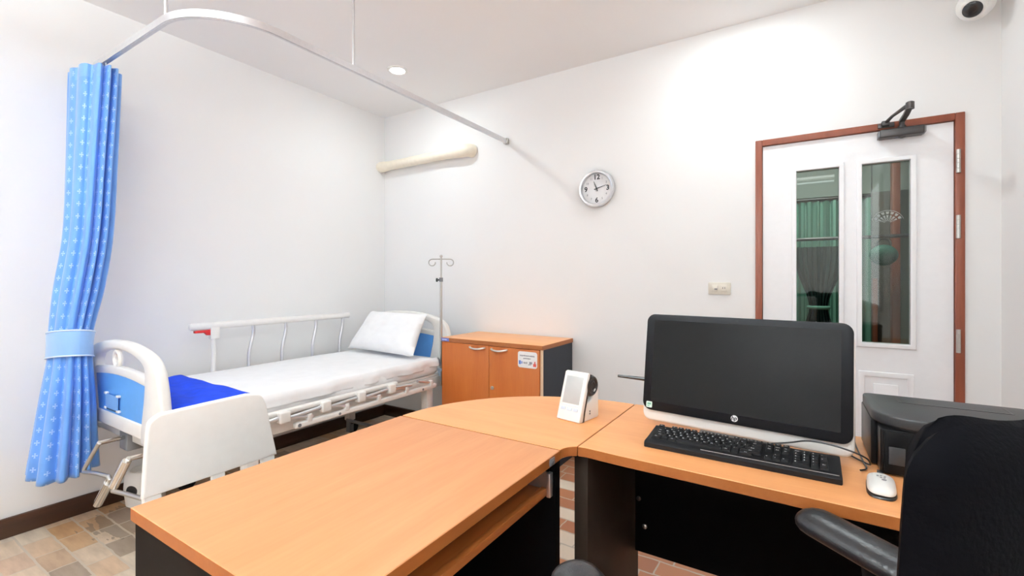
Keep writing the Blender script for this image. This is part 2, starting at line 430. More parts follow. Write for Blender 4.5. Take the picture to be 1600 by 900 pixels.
# ------------------------------------------------------------------ door
door = thing('door_1', (.228, YB, 0), 'white panelled door with two tall glass panes in a brown frame', 'door'); door['kind'] = 'structure'
b = MB()
b.box(DX0, DX0+.034, YB-.012, YB+T, 0, DTOP, .003); b.box(DX1-.034, DX1, YB-.012, YB+T, 0, DTOP, .003)
b.box(DX0+.034, DX1-.034, YB-.012, YB+T, DTOP-.034, DTOP, .003)
b.build('door_frame', M['frame_wood'], door)
LX0, LX1, LZ1 = DX0+.037, DX1-.037, DTOP-.037
g1, g2, gz0, gz1 = (-.009, .181), (.278, .469), .917, 1.834
b = MB()
for x0, x1, z0, z1 in ((LX0, g1[0], .008, LZ1), (g1[1], g2[0], .008, LZ1), (g2[1], LX1, .008, LZ1),
                       (g1[0], g1[1], .008, gz0), (g2[0], g2[1], .008, gz0), (g1[0], g1[1], gz1, LZ1), (g2[0], g2[1], gz1, LZ1)):
    b.box(x0, x1, YB+.004, YB+.044, z0, z1)
b.build('door_leaf', M['door'], door)
def mould(x0, x1, z0, z1, w=.022, d=.014):
    m = MB()
    o = [(x0-w, z0-w), (x1+w, z0-w), (x1+w, z1+w), (x0-w, z1+w)]; i = [(x0, z0), (x1, z0), (x1, z1), (x0, z1)]
    m.ring(o, i, 'y', YB+.006-d, YB+.01, .004); return m
for g in (g1, g2):
    f = mould(g[0], g[1], gz0, gz1).build('pane_moulding', M['door'], door)
    MB().box(g[0]-.001, g[1]+.001, YB+.02, YB+.026, gz0-.001, gz1+.001).build('glass_pane', M['glass'], door)
for g in (g1, g2):
    m = mould(g[0]+.012, g[1]-.012, .24, .745, .026, .008); m.box(g[0]+.045, g[1]-.045, YB-.004, YB+.006, .273, .712, .006)
    m.build('lower_panel', M['door'], door)
m = MB(); ex_, ez_ = .383, 1.525  # pale fan of short strokes and two arcs on the right pane
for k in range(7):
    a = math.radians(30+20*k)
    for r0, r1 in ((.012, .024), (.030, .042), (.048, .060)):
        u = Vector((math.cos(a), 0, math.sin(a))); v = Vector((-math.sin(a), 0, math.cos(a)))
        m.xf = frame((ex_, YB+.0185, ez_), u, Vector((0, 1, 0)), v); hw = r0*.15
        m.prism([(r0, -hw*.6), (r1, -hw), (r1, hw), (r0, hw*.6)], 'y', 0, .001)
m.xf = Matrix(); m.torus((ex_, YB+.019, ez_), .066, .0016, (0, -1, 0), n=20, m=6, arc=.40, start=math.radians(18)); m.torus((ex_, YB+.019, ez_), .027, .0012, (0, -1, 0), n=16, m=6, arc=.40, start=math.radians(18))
m.build('fan_pattern', M['fan_mark'], door)
for z in (1.80, 1.49, .95):
    m = MB()
    for k in range(5): m.cyl((.640, YB-.012, z-.055+k*.0222), (.640, YB-.012, z-.055+k*.0222+.0205), .0085, n=14)
    m.box(.632, .648, YB-.0125, YB-.002, z-.055, z+.055)
    m.build('hinge', M['steel'], door)
m = MB(); m.lathe([(.026, 0), (.026, .006), (.012, .01), (.010, .04), (.024, .046), (.027, .06), (.022, .072), (0, .074)], (-.12, YB+.004, .98), (0, -1, 0), 24)
m.build('door_knob', M['steel'], door)

# door closer on the door leaf
dc = thing('door_closer', (.43, YB, 1.95), 'dark bronze hydraulic door closer with folded arm at top of door', 'door closer')
m = MB(); m.box(.344, .514, YB-.056, YB+.003, 1.945, 1.985, .006, 3); m.build('closer_body', M['closer'], dc)
for x in (.344, .514):
    m = MB(); m.box(x-.006, x+.006, YB-.052, YB+.002, 1.949, 1.981, .003); m.build('end_cap', M['grey'], dc)
m = MB(); m.lathe([(.016, 0), (.016, .012), (.011, .014), (.011, .04), (0, .04)], (.432, YB-.03, 1.985), (0, 0, 1), 18)
m.build('spindle', M['closer'], dc)
m = MB(); m.lathe([(.016, 0), (.014, .006), (.0, .01)], (.432, YB-.03, 1.946), (0, 0, -1), 18); m.build('spindle_cap', M['closer'], dc)
m = MB(); m.sweep_rect([(.432, YB-.03, 2.022), (.432, YB-.14, 2.022), (.428, YB-.25, 2.024)], .022, .012); m.build('main_arm', M['closer'], dc)
m = MB(); m.tube([(.428, YB-.25, 2.036), (.385, YB-.11, 2.03), (.368, YB-.03, 2.022)], [.010, .007, .008], 10); m.build('link_arm', M['closer'], dc)
m = MB(); m.lathe([(.016, 0), (.016, .03), (.010, .034), (0, .034)], (.428, YB-.25, 2.012), (0, 0, 1), 18); m.build('elbow_joint', M['closer'], dc)
m = MB(); m.box(.340, .405, YB-.022, YB-.0125, 2.002, 2.026, .003); m.box(.352, .384, YB-.05, YB-.02, 2.006, 2.03, .004); m.build('frame_bracket', M['closer'], dc)

# ------------------------------------------------------------------ hall seen through the door glass
HY = 5.6
b = MB(); b.box(-1.6, 2.2, YB+T, HY, -.1, 0); struct(b.build('floor_hall', M['floor']), 'tiled floor of the next room', 'floor')
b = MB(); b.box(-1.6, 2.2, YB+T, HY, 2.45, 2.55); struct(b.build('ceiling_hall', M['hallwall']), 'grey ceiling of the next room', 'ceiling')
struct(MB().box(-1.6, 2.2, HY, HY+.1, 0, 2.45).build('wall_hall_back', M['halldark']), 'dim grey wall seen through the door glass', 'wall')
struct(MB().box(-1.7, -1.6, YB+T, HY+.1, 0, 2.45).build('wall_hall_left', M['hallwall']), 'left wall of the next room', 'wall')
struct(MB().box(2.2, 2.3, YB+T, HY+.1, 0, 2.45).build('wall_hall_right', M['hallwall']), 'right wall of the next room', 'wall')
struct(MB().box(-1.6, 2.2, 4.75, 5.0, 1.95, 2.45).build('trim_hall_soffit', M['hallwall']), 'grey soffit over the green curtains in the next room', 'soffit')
def wavy(x0, x1, y, z0, z1, amp, waves, pinch=None, n=120, rows=20):
    P = []
    for j in range(rows+1):
        z = z0+(z1-z0)*j/rows; row = []
        for i in range(n+1):
            u = i/n; x = x0+(x1-x0)*u
            if pinch:
                w = 1-.62*math.exp(-((z-pinch[1])/.22)**2); x = pinch[0]+(x-pinch[0])*w
            row.append((x, y+amp*math.sin(2*PI*waves*u)+.3*amp*math.sin(2*PI*waves*2.3*u+1), z))
        P.append(row)
    return MB().grid(P)
hc = thing('green_curtain', (.2, 4.66, 0), 'pale green cubicle curtain seen through the narrow door glass', 'curtain')
wavy(-.25, .50, 4.66, .45, 1.9, .03, 13).build('curtain_cloth', M['green'], hc)
m = MB(); m.cyl((-.3, 4.66, 1.92), (1.2, 4.66, 1.92), .012); m.build('curtain_track', M['closer'], hc)
tc = thing('tied_curtain', (.33, 4.2, 0), 'dark green tied curtain hanging from a rail beyond the left door pane', 'curtain')
wavy(-.03, .29, 4.2, .5, 1.49, .025, 8, (.13, 1.03)).build('curtain_cloth', M['greendark'], tc)
m = MB(); m.torus((.13, 4.2, 1.03), .065, .014, (0, 0, 1)); m.build('tieback', M['green'], tc)
m = MB(); m.cyl((-.6, 4.2, 1.55), (.75, 4.2, 1.55), .013); m.cyl((-.4, 4.2, 1.55), (-.4, 4.2, 2.45), .008); m.cyl((.45, 4.2, 1.55), (.45, 4.2, 2.45), .004); m.build('curtain_rail', M['closer'], tc)
hp = thing('hall_doorway', (.6, 4.5, 0), 'brown wooden doorway with dark opening seen through the right door pane', 'doorway')
m = MB(); m.box(.60, .648, 4.45, 4.55, 0, 2.3, .004); m.build('jamb', M['frame_wood'], hp)
m = MB(); m.box(.49, .52, 4.50, 4.58, 0, 1.25, .004); m.build('jamb', M['frame_wood'], hp)
m = MB(); m.box(.49, .61, 4.58, 4.61, 0, 1.93, .004); m.build('door_panel', plain('dark_grey_brown_panel', srgb(84, 78, 72), .5), hp)
m = MB(); m.box(.645, .80, 4.57, 4.60, 0, 1.93, .004); m.build('side_light', plain('pale_green_panel', srgb(128, 150, 138), .4), hp)
hs = thing('green_bag', (.54, 4.28, 0), 'dark green bag hanging beyond the right door pane', 'bag')
m = MB(); m.ball((.53, 4.3, 1.42), .085, 1, .5, .9); m.build('bag_body', plain('teal_bag_cloth', srgb(20, 96, 78), .6), hs)
m = MB(); m.torus((.53, 4.3, 1.50), .04, .007, (0, 1, 0)); m.build('bag_strap', M['closer'], hs)

# ------------------------------------------------------------------ wall clock 11:13
cc = Vector((-1.161, YB, 1.857)); R = .124
ck = thing('wall_clock', cc, 'round silver rimmed wall clock with white face', 'clock')
m = MB(); m.lathe([(R-.022, .010), (R-.022, .030), (R-.017, .042), (R-.006, .044), (R, .034), (R+.001, .014), (R-.004, 0), (R-.022, 0)], cc, (0, -1, 0), 64); m.build('clock_rim', M['alu'], ck)
m = MB(); m.lathe([(R-.01, 0), (R-.01, .018), (0, .018)], cc, (0, -1, 0), 64); m.build('clock_face', M['clockface'], ck)
def on_wall(dx, dz, dy, s=1): return Matrix.Translation(Vector((cc.x+dx, cc.y-dy, cc.z+dz))) @ Matrix.Rotation(PI/2, 4, 'X')
for h in range(1, 13):
    m = MB(); a = math.radians(90-30*h); big = h % 3 == 0
    m.text(str(h), .046 if big else .02, on_wall(math.cos(a)*.078, math.sin(a)*.078, .0186), bold=big)
    m.build('numeral', M['ink'] if big else M['inkgrey'], ck)
def hand(ang, ln, w, d, back=.018):
    a = math.radians(90-ang); u = Vector((math.cos(a), 0, math.sin(a))); v = Vector((-math.sin(a), 0, math.cos(a)))
    m = MB(); m.xf = frame((cc.x, cc.y-d, cc.z), u, Vector((0, -1, 0)), v)
    m.prism([(-back, -w*.6), (0, -w), (ln, -w*.25), (ln, w*.25), (0, w), (-back, w*.6)], 'y', 0, .0015); return m
hand(338, .055, .0042, .020).build('hour_hand', M['ink'], ck)
hand(74, .072, .0034, .022).build('minute_hand', M['ink'], ck)
m = MB(); m.lathe([(.005, 0), (.005, .007), (0, .008)], (cc.x, cc.y-.018, cc.z), (0, -1, 0), 16); m.build('hand_hub', M['ink'], ck)

# ------------------------------------------------------------------ light switch
sw = thing('light_switch', (-.397, YB, 1.188), 'ivory double switch plate on the wall left of the door', 'switch')
m = MB(); m.prism(rrect(-.458, -.336, 1.152, 1.224, .006), 'y', YB-.010, YB, .003); m.build('switch_plate', M['plate'], sw)
for x in (-.422, -.372):
    m = MB(); m.box(x-.017, x+.017, YB-.0135, YB-.009, 1.170, 1.206, .002); m.build('switch_module', M['plate'], sw)
m = MB(); m.box(-.424, -.408, YB-.0155, YB-.013, 1.181, 1.188, .001); m.build('switch_rocker', M['grey'], sw)
for x in (-.378, -.367):
    m = MB(); m.box(x-.002, x+.002, YB-.0142, YB-.0130, 1.186, 1.196); m.build('socket_slot', M['grey'], sw)

# ------------------------------------------------------------------ cream pipe cover
pc = thing('pipe_cover', (-2.7, YB, 2.26), 'cream pipe cover running high across the corner above the bed', 'pipe cover')
py = YB-.052
m = MB(); m.tube([(-3.16, py, 2.262), (-2.32, py, 2.272)], .040, 24); m.build('straight_duct', M['cream'], pc)
m = MB(); m.tube([(XL, py, 2.262), (-3.19, py, 2.262), (-3.15, py, 2.262), (-3.12, py, 2.262)], [.047, .047, .044, .041], 24); m.build('wall_flange', M['cream'], pc)
m = MB(); m.tube([(-2.42, py, 2.271), (-2.38, py, 2.271), (-2.33, py, 2.273), (-2.255, py+.004, 2.275), (-2.232, py+.02, 2.275), (-2.225, YB, 2.275)], [.042, .044, .049, .052, .052, .054], 24)
m.build('elbow_end', M['cream'], pc)

# ------------------------------------------------------------------ security camera
sc_ = thing('security_camera', (.69, YB, 2.5), 'white dome security camera high in the corner above the door', 'camera')
bc = Vector((.674, 2.845, 2.474))
m = MB(); m.lathe([(.062, 0), (.062, .02), (.054, .03), (.03, .032), (.028, .06), (0, .062)], (.70, YB, 2.545), (-.1, -1, -.1), 32); m.build('mount_base', M['white'], sc_)
m = MB(); m.tube([(.70, YB-.04, 2.54), (.688, YB-.075, 2.52), bc], [.03, .035, .04], 20); m.build('mount_arm', M['white'], sc_)
m = MB(); m.ball(bc, .066, n=40); m.build('camera_ball', M['white'], sc_)
ld = Vector((-.34, -.72, -.62)).normalized()
m = MB(); m.lathe([(.046, .044), (.046, .056), (.041, .060), (.040, .0605), (0, .0605)], bc, ld, 36); m.build('lens_collar', M['white'], sc_)
m = MB(); m.lathe([(.034, .058), (.034, .063), (.028, .068), (.012, .071), (0, .0715)], bc, ld, 32); m.build('lens_cover', M['lens'], sc_)
m = MB(); m.lathe([(.014, .069), (.014, .074), (.011, .075), (0, .0752)], bc, ld, 24); m.build('lens', M['black'], sc_)

# ------------------------------------------------------------------ ceiling downlights
def downlight(x, y, label, group=None):
    t = thing('downlight', (x, y, ZC), label, 'downlight', group)
    m = MB(); m.lathe([(.052, -.001), (.052, .007), (.060, .010), (.071, .006), (.073, 0)], (x, y, ZC), (0, 0, -1), 40)
    m.build('trim_ring', M['white'], t)
    m = MB(); m.lathe([(.052, 0), (.052, .006), (0, .0065)], (x, y, ZC), (0, 0, -1), 40); m.build('diffuser', M['lamp'], t)
downlight(-2.414, 2.331, 'round recessed downlight in the ceiling above the head of the bed')

# ------------------------------------------------------------------ curtain rail
cr = thing('curtain_rail', (-2.0, 1.2, 2.297), 'silver curved curtain rail hanging from the ceiling around the bed', 'curtain rail')
ZR, RX, RY, RR = 2.297, -1.893, .836, .30
path = [(XL, RY, ZR), (-2.9, RY, ZR), (RX-RR-.1, RY, ZR)]
for k in range(17):
    a = -PI/2+PI/2*k/16; path.append((RX-RR+RR*math.cos(a), RY+RR+RR*math.sin(a), ZR))
path += [(RX, 1.3, ZR), (RX, 2.0, ZR), (RX, YB-.02, ZR)]
m = MB(); m.sweep_rect(path, .02, .03)
m.sweep_rect([(p[0], p[1], p[2]-.0155) for p in path], .008, .003); m.build('track', M['alu'], cr)
m = MB(); m.box(RX-.018, RX+.018, YB-.03, YB, ZR-.021, ZR+.021, .004); m.build('end_bracket', M['steel'], cr)
for x, y in ((-2.19, RY+.004), (RX, 1.53)):
    m = MB(); m.cyl((x, y, ZR+.012), (x, y, ZC), .0075, n=14); m.lathe([(.024, 0), (.024, .006), (.01, .012), (0, .012)], (x, y, ZC), (0, 0, -1), 20)
    m.build('hanger_rod', M['alu'], cr)

# ------------------------------------------------------------------ curtain
cu = thing('bed_curtain', (-2.95, .76, 0), 'light blue patterned bed curtain gathered with a tieback', 'curtain')
keys = [  # z, cx, cy, rx, ry, pleat depth
    (2.262, -2.97, .838, .19, .088, .22), (2.19, -2.97, .836, .19, .088, .2), (1.8, -2.95, .82, .17, .086, .22), (1.45, -2.93, .80, .152, .086, .26),
    (1.2, -2.93, .768, .145, .086, .26), (1.02, -2.93, .742, .125, .076, .2), (.93, -2.93, .735, .118, .07, .16), (.87, -2.93, .735, .122, .074, .2),
    (.70, -2.945, .732, .142, .092, .27), (.5, -2.965, .728, .158, .11, .3), (.325, -2.98, .725, .172, .126, .32)]
def ckey(z):
    z = max(keys[-1][0], min(keys[0][0], z))
    for n_, (a, c) in enumerate(zip(keys, keys[1:])):
        if c[0] <= z <= a[0]:
            p0 = keys[max(0, n_-1)]; p3 = keys[min(len(keys)-1, n_+2)]
            h = c[0]-a[0]; t = (z-a[0])/h; out = []
            for i in range(1, 6):
                m0 = (c[i]-p0[i])/(c[0]-p0[0])*h; m1 = (p3[i]-a[i])/(p3[0]-a[0])*h
                out.append((2*t**3-3*t*t+1)*a[i]+(t**3-2*t*t+t)*m0+(-2*t**3+3*t*t)*c[i]+(t**3-t*t)*m1)
            return out
NU, NV, PL = 320, 90, 12
ph = [random.uniform(-.25, .25) for _ in range(PL)]; pa = [random.uniform(.65, 1.25) for _ in range(PL)]
def cpt(u, z, out=0.):
    cx, cy, rx, ry, am = ckey(z)
    th = 2*PI*u; k = u*PL; i = int(k) % PL; j = (i+1) % PL; t = k-int(k)
    a = pa[i]*(1-t)+pa[j]*t
    w = (.5-.5*math.cos(2*PI*(k+.25*math.sin(th*3))))**1.4
    f = 1-am*a*w
    f += out
    hem = .012*math.sin(th*2+.5) if z < .4 else 0
    return Vector((cx+rx*f*math.cos(th+.06*math.sin(z*3)), cy+ry*f*math.sin(th+.06*math.sin(z*3)), z+hem))
m = MB(); P = [[cpt(i/NU, 2.262+(.325-2.262)*j/NV) for i in range(NU+1)] for j in range(NV+1)]
m.grid(P); cloth = m.build('curtain_cloth', M['curtain'], cu, sharp=80)
# UVs: arc length at the hem and height
uvl = cloth.data.uv_layers.new(name='UVMap'); L = [0.]
for i in range(NU): L.append(L[-1]+(P[NV][i+1]-P[NV][i]).length)
vid = {}
for li, lp in enumerate(cloth.data.loops):
    j, i = divmod(lp.vertex_index, NU+1); uvl.data[li].uv = (L[i], 2.262+(.325-2.262)*j/NV)
sol = cloth.modifiers.new('cloth_thickness', 'SOLIDIFY'); sol.thickness = .002; sol.offset = 0
m = MB(); P2 = [[cpt(i/NU, z, .012) for i in range(NU+1)] for z in (2.262, 2.25, 2.215, 2.20)]
m.grid(P2); hb = m.build('heading_tape', M['tape'], cu, sharp=80); uvl = hb.data.uv_layers.new(name='UVMap')
for li, lp in enumerate(hb.data.loops): j, i = divmod(lp.vertex_index, NU+1); uvl.data[li].uv = (L[i], j*.03)
# tieback: a smooth band, a little slanted
def tpt(th, z, e=.0):
    cx, cy, rx, ry, am = ckey(z); k = 1.07+e
    return Vector((cx+rx*k*math.cos(th), cy+ry*k*math.sin(th), z+.022*math.cos(th+.4)))
m = MB(); NT_ = 72
rows = [.872, .885, .93, .975, .988]
P3 = [[tpt(2*PI*i/NT_, z, (.0, .03, .035, .03, .0)[j]) for i in range(NT_+1)] for j, z in enumerate(rows)]
m.grid(P3); tb_ = m.build('tieback', M['tie'], cu, sharp=80); uvl = tb_.data.uv_layers.new(name='UVMap')
for li, lp in enumerate(tb_.data.loops): j, i = divmod(lp.vertex_index, NT_+1); uvl.data[li].uv = (i*.01, j*.03)
m = MB()
for z in (.872, .988): m.tube([tpt(2*PI*i/NT_, z, .015) for i in range(NT_)], .0035, 8, closed=True)
m.build('piping', M['piping'], tb_)
for k in range(6):
    x = -3.12+k*.06; m = MB(); m.tube([(x, RY, 2.283), (x, RY, 2.268), (x, RY+.012, 2.255), (x, RY+.006, 2.235)], .003, 8); m.build('hook', M['white'], cu)

# ------------------------------------------------------------------ hospital bed
BX = -2.665
bed = thing('hospital_bed', (BX, 1.75, 0), 'white hospital bed with blue end panels along the left wall', 'bed')
def end_outer(n=6):
    half = [(0, .957), (.08, .955), (.17, .947), (.29, .925), (.375, .89), (.415, .834), (.448, .72), (.475, .56), (.478, .535)]
    return half
def mirror(half, c): return smooth_poly([(c-x, z) for x, z in half[::-1]][:-1]+[(c+x, z) for x, z in half], 5)
def bed_end(y0, y1, part, face, scale=1., dz=0., ds=1.):
    """face: +1/-1 the side the blue panel looks to"""
    half_o = [(x*ds, z+dz) for x, z in end_outer()]
    half_i = [(0, .917), (.06, .914), (.13, .906), (.21, .890), (.268, .866), (.287, .83), (.283, .74), (.252, .60), (.248, .535)]
    half_i = [(x*ds, z+dz) for x, z in half_i]
    m = MB(); m.ring(mirror(half_o, BX), mirror(half_i, BX), 'y', y0, y1, .014, closed=False)
    # curved upper rail and bottom beam
    up = [(-.29*ds, .816+dz), (-.15*ds, .829+dz), (0, .834+dz), (.15*ds, .829+dz), (.29*ds, .816+dz)]; lo = [(x, z-.04) for x, z in up]
    m.ring(smooth_poly([(BX+x, z) for x, z in up], 4), smooth_poly([(BX+x, z) for x, z in lo], 4), 'y', y0+.006, y1-.006, .008, closed=False)
    m.box(BX-.30*ds, BX+.30*ds, y0+.002, y1-.002, .545+dz, .612+dz, .008, 3)
    m.torus((BX-.06, (y0+y1)/2, .868+dz), .035, .0115, (0, 1, 0))
    e = m.build(part, M['offwhite'], bed)
    pt = [(-.286*ds, .785), (-.15*ds, .796), (0, .80), (.15*ds, .796), (.286*ds, .785), (.27*ds, .69), (.25*ds, .60), (-.25*ds, .60), (-.27*ds, .69)]
    yc = y0+.014 if face < 0 else y1-.014
    m = MB(); m.prism([(BX+x, z+dz) for x, z in pt], 'y', yc-.006, yc+.006); m.build('blue_panel', M['panelblue'], e)
    return e
fb = bed_end(.83, .875, 'footboard', -1)
m = MB(); yc = .838
m.prism(rrect(-2.80, -2.655, .628, .70, .008), 'y', yc-.010, yc-.0075); m.box(-2.80, -2.655, yc-.010, yc, .626, .634, .001)
m.build('card_holder', M['clear'], fb)
for x, z in ((-2.80, .702), (-2.655, .702), (-2.80, .632), (-2.655, .632)):
    m = MB(); m.box(x-.012, x+.012, yc-.013, yc, z-.005, z+.005, .002); m.build('holder_clip', M['white'], fb)
bed_end(2.64, 2.685, 'headboard', -1, dz=.035, ds=1.07)
# frame and deck
m = MB()
for x in (-3.10, -2.225): m.box(x-.02, x+.02, .872, 2.645, .47, .545, .004)
for y in (.90, 1.75, 2.60): m.box(-3.10, -2.225, y-.02, y+.02, .48, .54, .004)
m.box(-2.7, -2.62, .90, 2.60, .485, .525, .004)
m.build('bed_frame', M['powder'], bed)
m = MB(); m.box(-3.105, -2.215, .885, 2.635, .546, .562, .004); m.build('mattress_deck', M['powder'], bed)
for x, y in ((-2.235, 1.20), (-3.06, 1.25), (-2.235, 2.44), (-3.06, 2.44)):
    m = MB(); m.box(x-.03, x+.03, y-.03, y+.03, .115, .475, .005); lg = m.build('leg', M['powder'], bed)
    m = MB()
    for dy in (-.012, .012): m.lathe([(.0, -.009), (.044, -.009), (.05, -.004), (.05, .004), (.044, .009), (0, .009)], (x, y+.03, .05), (1, 0, 0), 28) if dy < 0 else None
    m.box(x-.02, x+.02, y-.01, y+.035, .075, .118, .006); m.build('castor', M['blackmat'], lg)
m = MB(); m.box(-3.08, -3.04, 2.42, 2.46, .02, .1); m.cyl((-3.06, 2.41, .12), (-2.24, 2.41, .12), .012)
m.build('brake_bar', M['grey'], bed)
# far side rail, raised
sr = MB(); sr.tube([(-3.1, 1.315, .953), (-3.1, 2.46, .953)], .022, 16, flat=(.75, 1.)).ball((-3.1, 1.315, .953), .02, .75, .5, 1.)
sr = sr.build('side_rail', M['powder'], bed)
for i, (y, dy) in enumerate(((1.441, 0.), (1.66, .03), (1.89, .03), (2.13, .03), (2.37, .03))):
    m = MB(); m.tube(smooth_poly([(-3.1, y, .548), (-3.1, y, .66), (-3.1, y+.004, .76), (-3.1, y+dy, .88), (-3.1, y+dy, .945)], 5), .0115 if i else .0135, 12); m.build('rail_post', M['powder'] if i == 0 else M['alu'], sr)
m = MB(); m.box(-3.118, -3.082, 1.42, 1.475, .87, .945, .008); m.build('latch_housing', M['offwhite'], sr)
m = MB(); m.prism([(1.335, .928), (1.43, .93), (1.43, .895), (1.405, .897), (1.39, .913), (1.335, .915)], 'x', -3.112, -3.088, .002); tag(m.build('release_handle', M['red'], sr), 'red release handle')
# near side rail, folded down
nr = MB(); nr.box(-2.19, -2.155, 1.15, 2.09, .566, .594, .010, 3); nr = nr.build('side_rail', M['powder'], bed)
m = MB(); m.box(-2.172, -2.14, 1.38, 2.44, .487, .517, .008, 3); m.build('lower_bar', M['powder'], nr)
for k in range(5):
    y = 1.32+k*.234 if k < 4 else 2.255
    m = MB()
    y2 = 1.459+k*.231
    m.tube([(-2.150, y-.19, .553), (-2.150, y, .565)] if k < 4 else [(-2.150, 2.06, .560), (-2.150, 2.2, .548)], .0095, 10)
    m.tube([(-2.150, y, .562), (-2.150, y2+.02, .528)], .0095, 10)
    m.build('folded_post', M['alu'], nr)
    if k < 4:
        m = MB(); m.box(-2.170, -2.130, y-.028, y+.028, .535, .592, .008, 3); m.build('rail_sleeve', M['offwhite'], nr)
    m = MB(); m.box(-2.162, -2.138, y2-.014, y2+.014, .505, .548, .006, 3); m.cyl((-2.137, y2, .532), (-2.168, y2, .532), .006, n=12); m.build('rail_clevis', M['powder'], nr)
for y, r_ in ((1.40, .010), (1.64, .008), (2.3, .008)):
    m = MB(); m.cyl((-2.139, y, .502), (-2.168, y, .502), r_, n=14); m.build('rail_bolt', M['grey'], nr)
# cranks under the footboard
def crank(pts, grip, shaft):
    m = MB(); m.tube(shaft, .010, 12)
    c = m.build('crank', M['chrome'], bed)
    m = MB(); m.tube(pts, .0085, 12); m.build('crank_arm', M['steel'], c)
    m = MB(); m.tube(grip, .0165, 16); m.build('crank_grip', M['chrome'], c)
crank([(-2.61, .75, .521), (-2.655, .735, .455), (-2.690, .722, .40), (-2.684, .72, .388), (-2.54, .72, .415), (-2.40, .72, .432), (-2.386, .72, .424), (-2.40, .72, .404)],
      [(-2.396, .72, .41), (-2.519, .72, .29)], [(-2.69, .90, .50), (-2.665, .84, .505), (-2.61, .75, .521)])
crank([(-2.296, .75, .512), (-2.36, .72, .395), (-2.356, .72, .384), (-2.22, .72, .405), (-2.06, .72, .426)],
      [(-2.302, .748, .508), (-2.355, .722, .40)], [(-2.39, .90, .49), (-2.343, .84, .498), (-2.296, .75, .516)])
for x in (-2.69, -2.39):
    m = MB(); m.box(x-.045, x+.045, .86, .93, .44, .53, .006); m.build('crank_bracket', M['grey'], bed)

# mattress, pillow, blanket, drip stand
def soft_box(x0, x1, y0, y1, z0, z1, r, nx, ny, wr=.006, seed=0., ex=.12):
    """closed cushion: rounded outline, soft edges, small folds"""
    P = []; prof = []
    K = 8
    for k in range(K+1): a = -PI/2+PI*k/K; prof.append((math.cos(a), math.sin(a)))
    out = rrect(0, 1, 0, 1, ex, 6)
    tb = bmesh.new(); bmesh.ops.create_cube(tb, size=1)
    for v in tb.verts: v.co = Vector(((x0+x1)/2+v.co.x*(x1-x0), (y0+y1)/2+v.co.y*(y1-y0), (z0+z1)/2+v.co.z*(z1-z0)))
    bmesh.ops.bevel(tb, geom=tb.edges[:], offset=r, segments=4, affect='EDGES', profile=.5)
    bmesh.ops.subdivide_edges(tb, edges=[e for e in tb.edges if e.calc_length() > .08], cuts=8, use_grid_fill=True)
    bmesh.ops.triangulate(tb, faces=[f for f in tb.faces if len(f.verts) > 4])
    for v in tb.verts:
        n = noise.fractal(Vector((v.co.x*5, v.co.y*3, v.co.z*9+seed)), 1., 2., 4)
        side = 1. if v.co.z < z1-.015 else .35
        v.co += Vector((side*wr*n, side*wr*n*.5, .5*wr*n))
    return tb
m = MB(); m.put(soft_box(-3.08, -2.20, .89, 2.53, .563, .675, .035, 20, 40, .009))
mt = m.build('mattress', M['sheet'], None, 50); tag(mt, 'mattress under a white sheet on the hospital bed', 'mattress')
# loose sheet folds near the head end belong to the sheet of the mattress
m = MB()
P = []
for i in range(49):
    u = i/48; y = 1.15+u*1.38
    row = []
    for j in range(11):
        v = j/10; fold = .010*math.sin(u*26+3*noise.noise(Vector((u*9, 0, 0))))*v*(.4+u) + .006*math.sin(u*60)*v*u
        row.append((-2.218+.026*math.sin(min(1., v*1.6)*PI/2)+fold, y, .682-.085*max(0, v-.12)*(1.0 if u < .93 else .8)-.002*math.cos(v*PI)))
    P.append(row)
m.grid(P); o = m.build('sheet_overhang', M['sheet'], mt, 80); sd = o.modifiers.new('cloth_thickness', 'SOLIDIFY'); sd.thickness = .003

def pillow(name, corners, thick, mat, n=26):
    BL, BR, TR, TL = [Vector(c) for c in corners]; nrm = (BR-BL).cross(TL-BL).normalized()
    P = []
    for side in (1, -1):
        for j in range(n+1):
            row = []
            for i in range(n+1):
                u, v = i/n*2-1, j/n*2-1
                pin = 1-.05*(1-abs(u)**2)*abs(v)**3; pin2 = 1-.07*(1-abs(v)**2)*abs(u)**3
                uu, vv = u*pin2, v*pin
                a, c = (uu+1)/2, (vv+1)/2
                p = (BL*(1-a)+BR*a)*(1-c)+(TL*(1-a)+TR*a)*c
                h = ((1-u**4)*(1-v**4))**.55
                w = noise.fractal(Vector((u*2.2, v*2.2, side*3.)), 1., 2., 3)*.10
                row.append(p+nrm*side*thick*.5*h*(1+w)*(1-.12*v))
            P.append((side, row))
    m = MB()
    for s_ in (1, -1): m.grid([r for sd_, r in P if sd_ == s_])
    bmesh.ops.remove_doubles(m.bm, verts=m.bm.verts[:], dist=.0005)
    bmesh.ops.recalc_face_normals(m.bm, faces=m.bm.faces[:])
    return m.build(name, mat, None, 70)
tag(pillow('pillow', [(-3.03, 2.395, .70), (-2.275, 2.345, .70), (-2.345, 2.565, .985), (-2.965, 2.575, .985)], .13, M['sheet']), 'plump white pillow leaning against the headboard', 'pillow')
m = MB(); P = []
for j in range(31):
    row = []
    for i in range(41):
        x = -3.03+(i/40)*.835; y = .893+(j/30)*(.318+.03*(1-i/40))
        z = .687+.005*noise.noise(Vector((x*7, y*9, 0)))+.003*math.sin(y*50+x*9)
        e = min(i, 40-i, j, 30-j)
        z -= .009*max(0, 2-e)/2
        row.append((x, y, z))
    P.append(row)
m.grid(P); bl = m.build('blanket', M['blanket'], None, 80); tag(bl, 'folded royal blue blanket across the foot of the mattress', 'blanket')
sd = bl.modifiers.new('cloth_thickness', 'SOLIDIFY'); sd.thickness = .010; sd.offset = 1

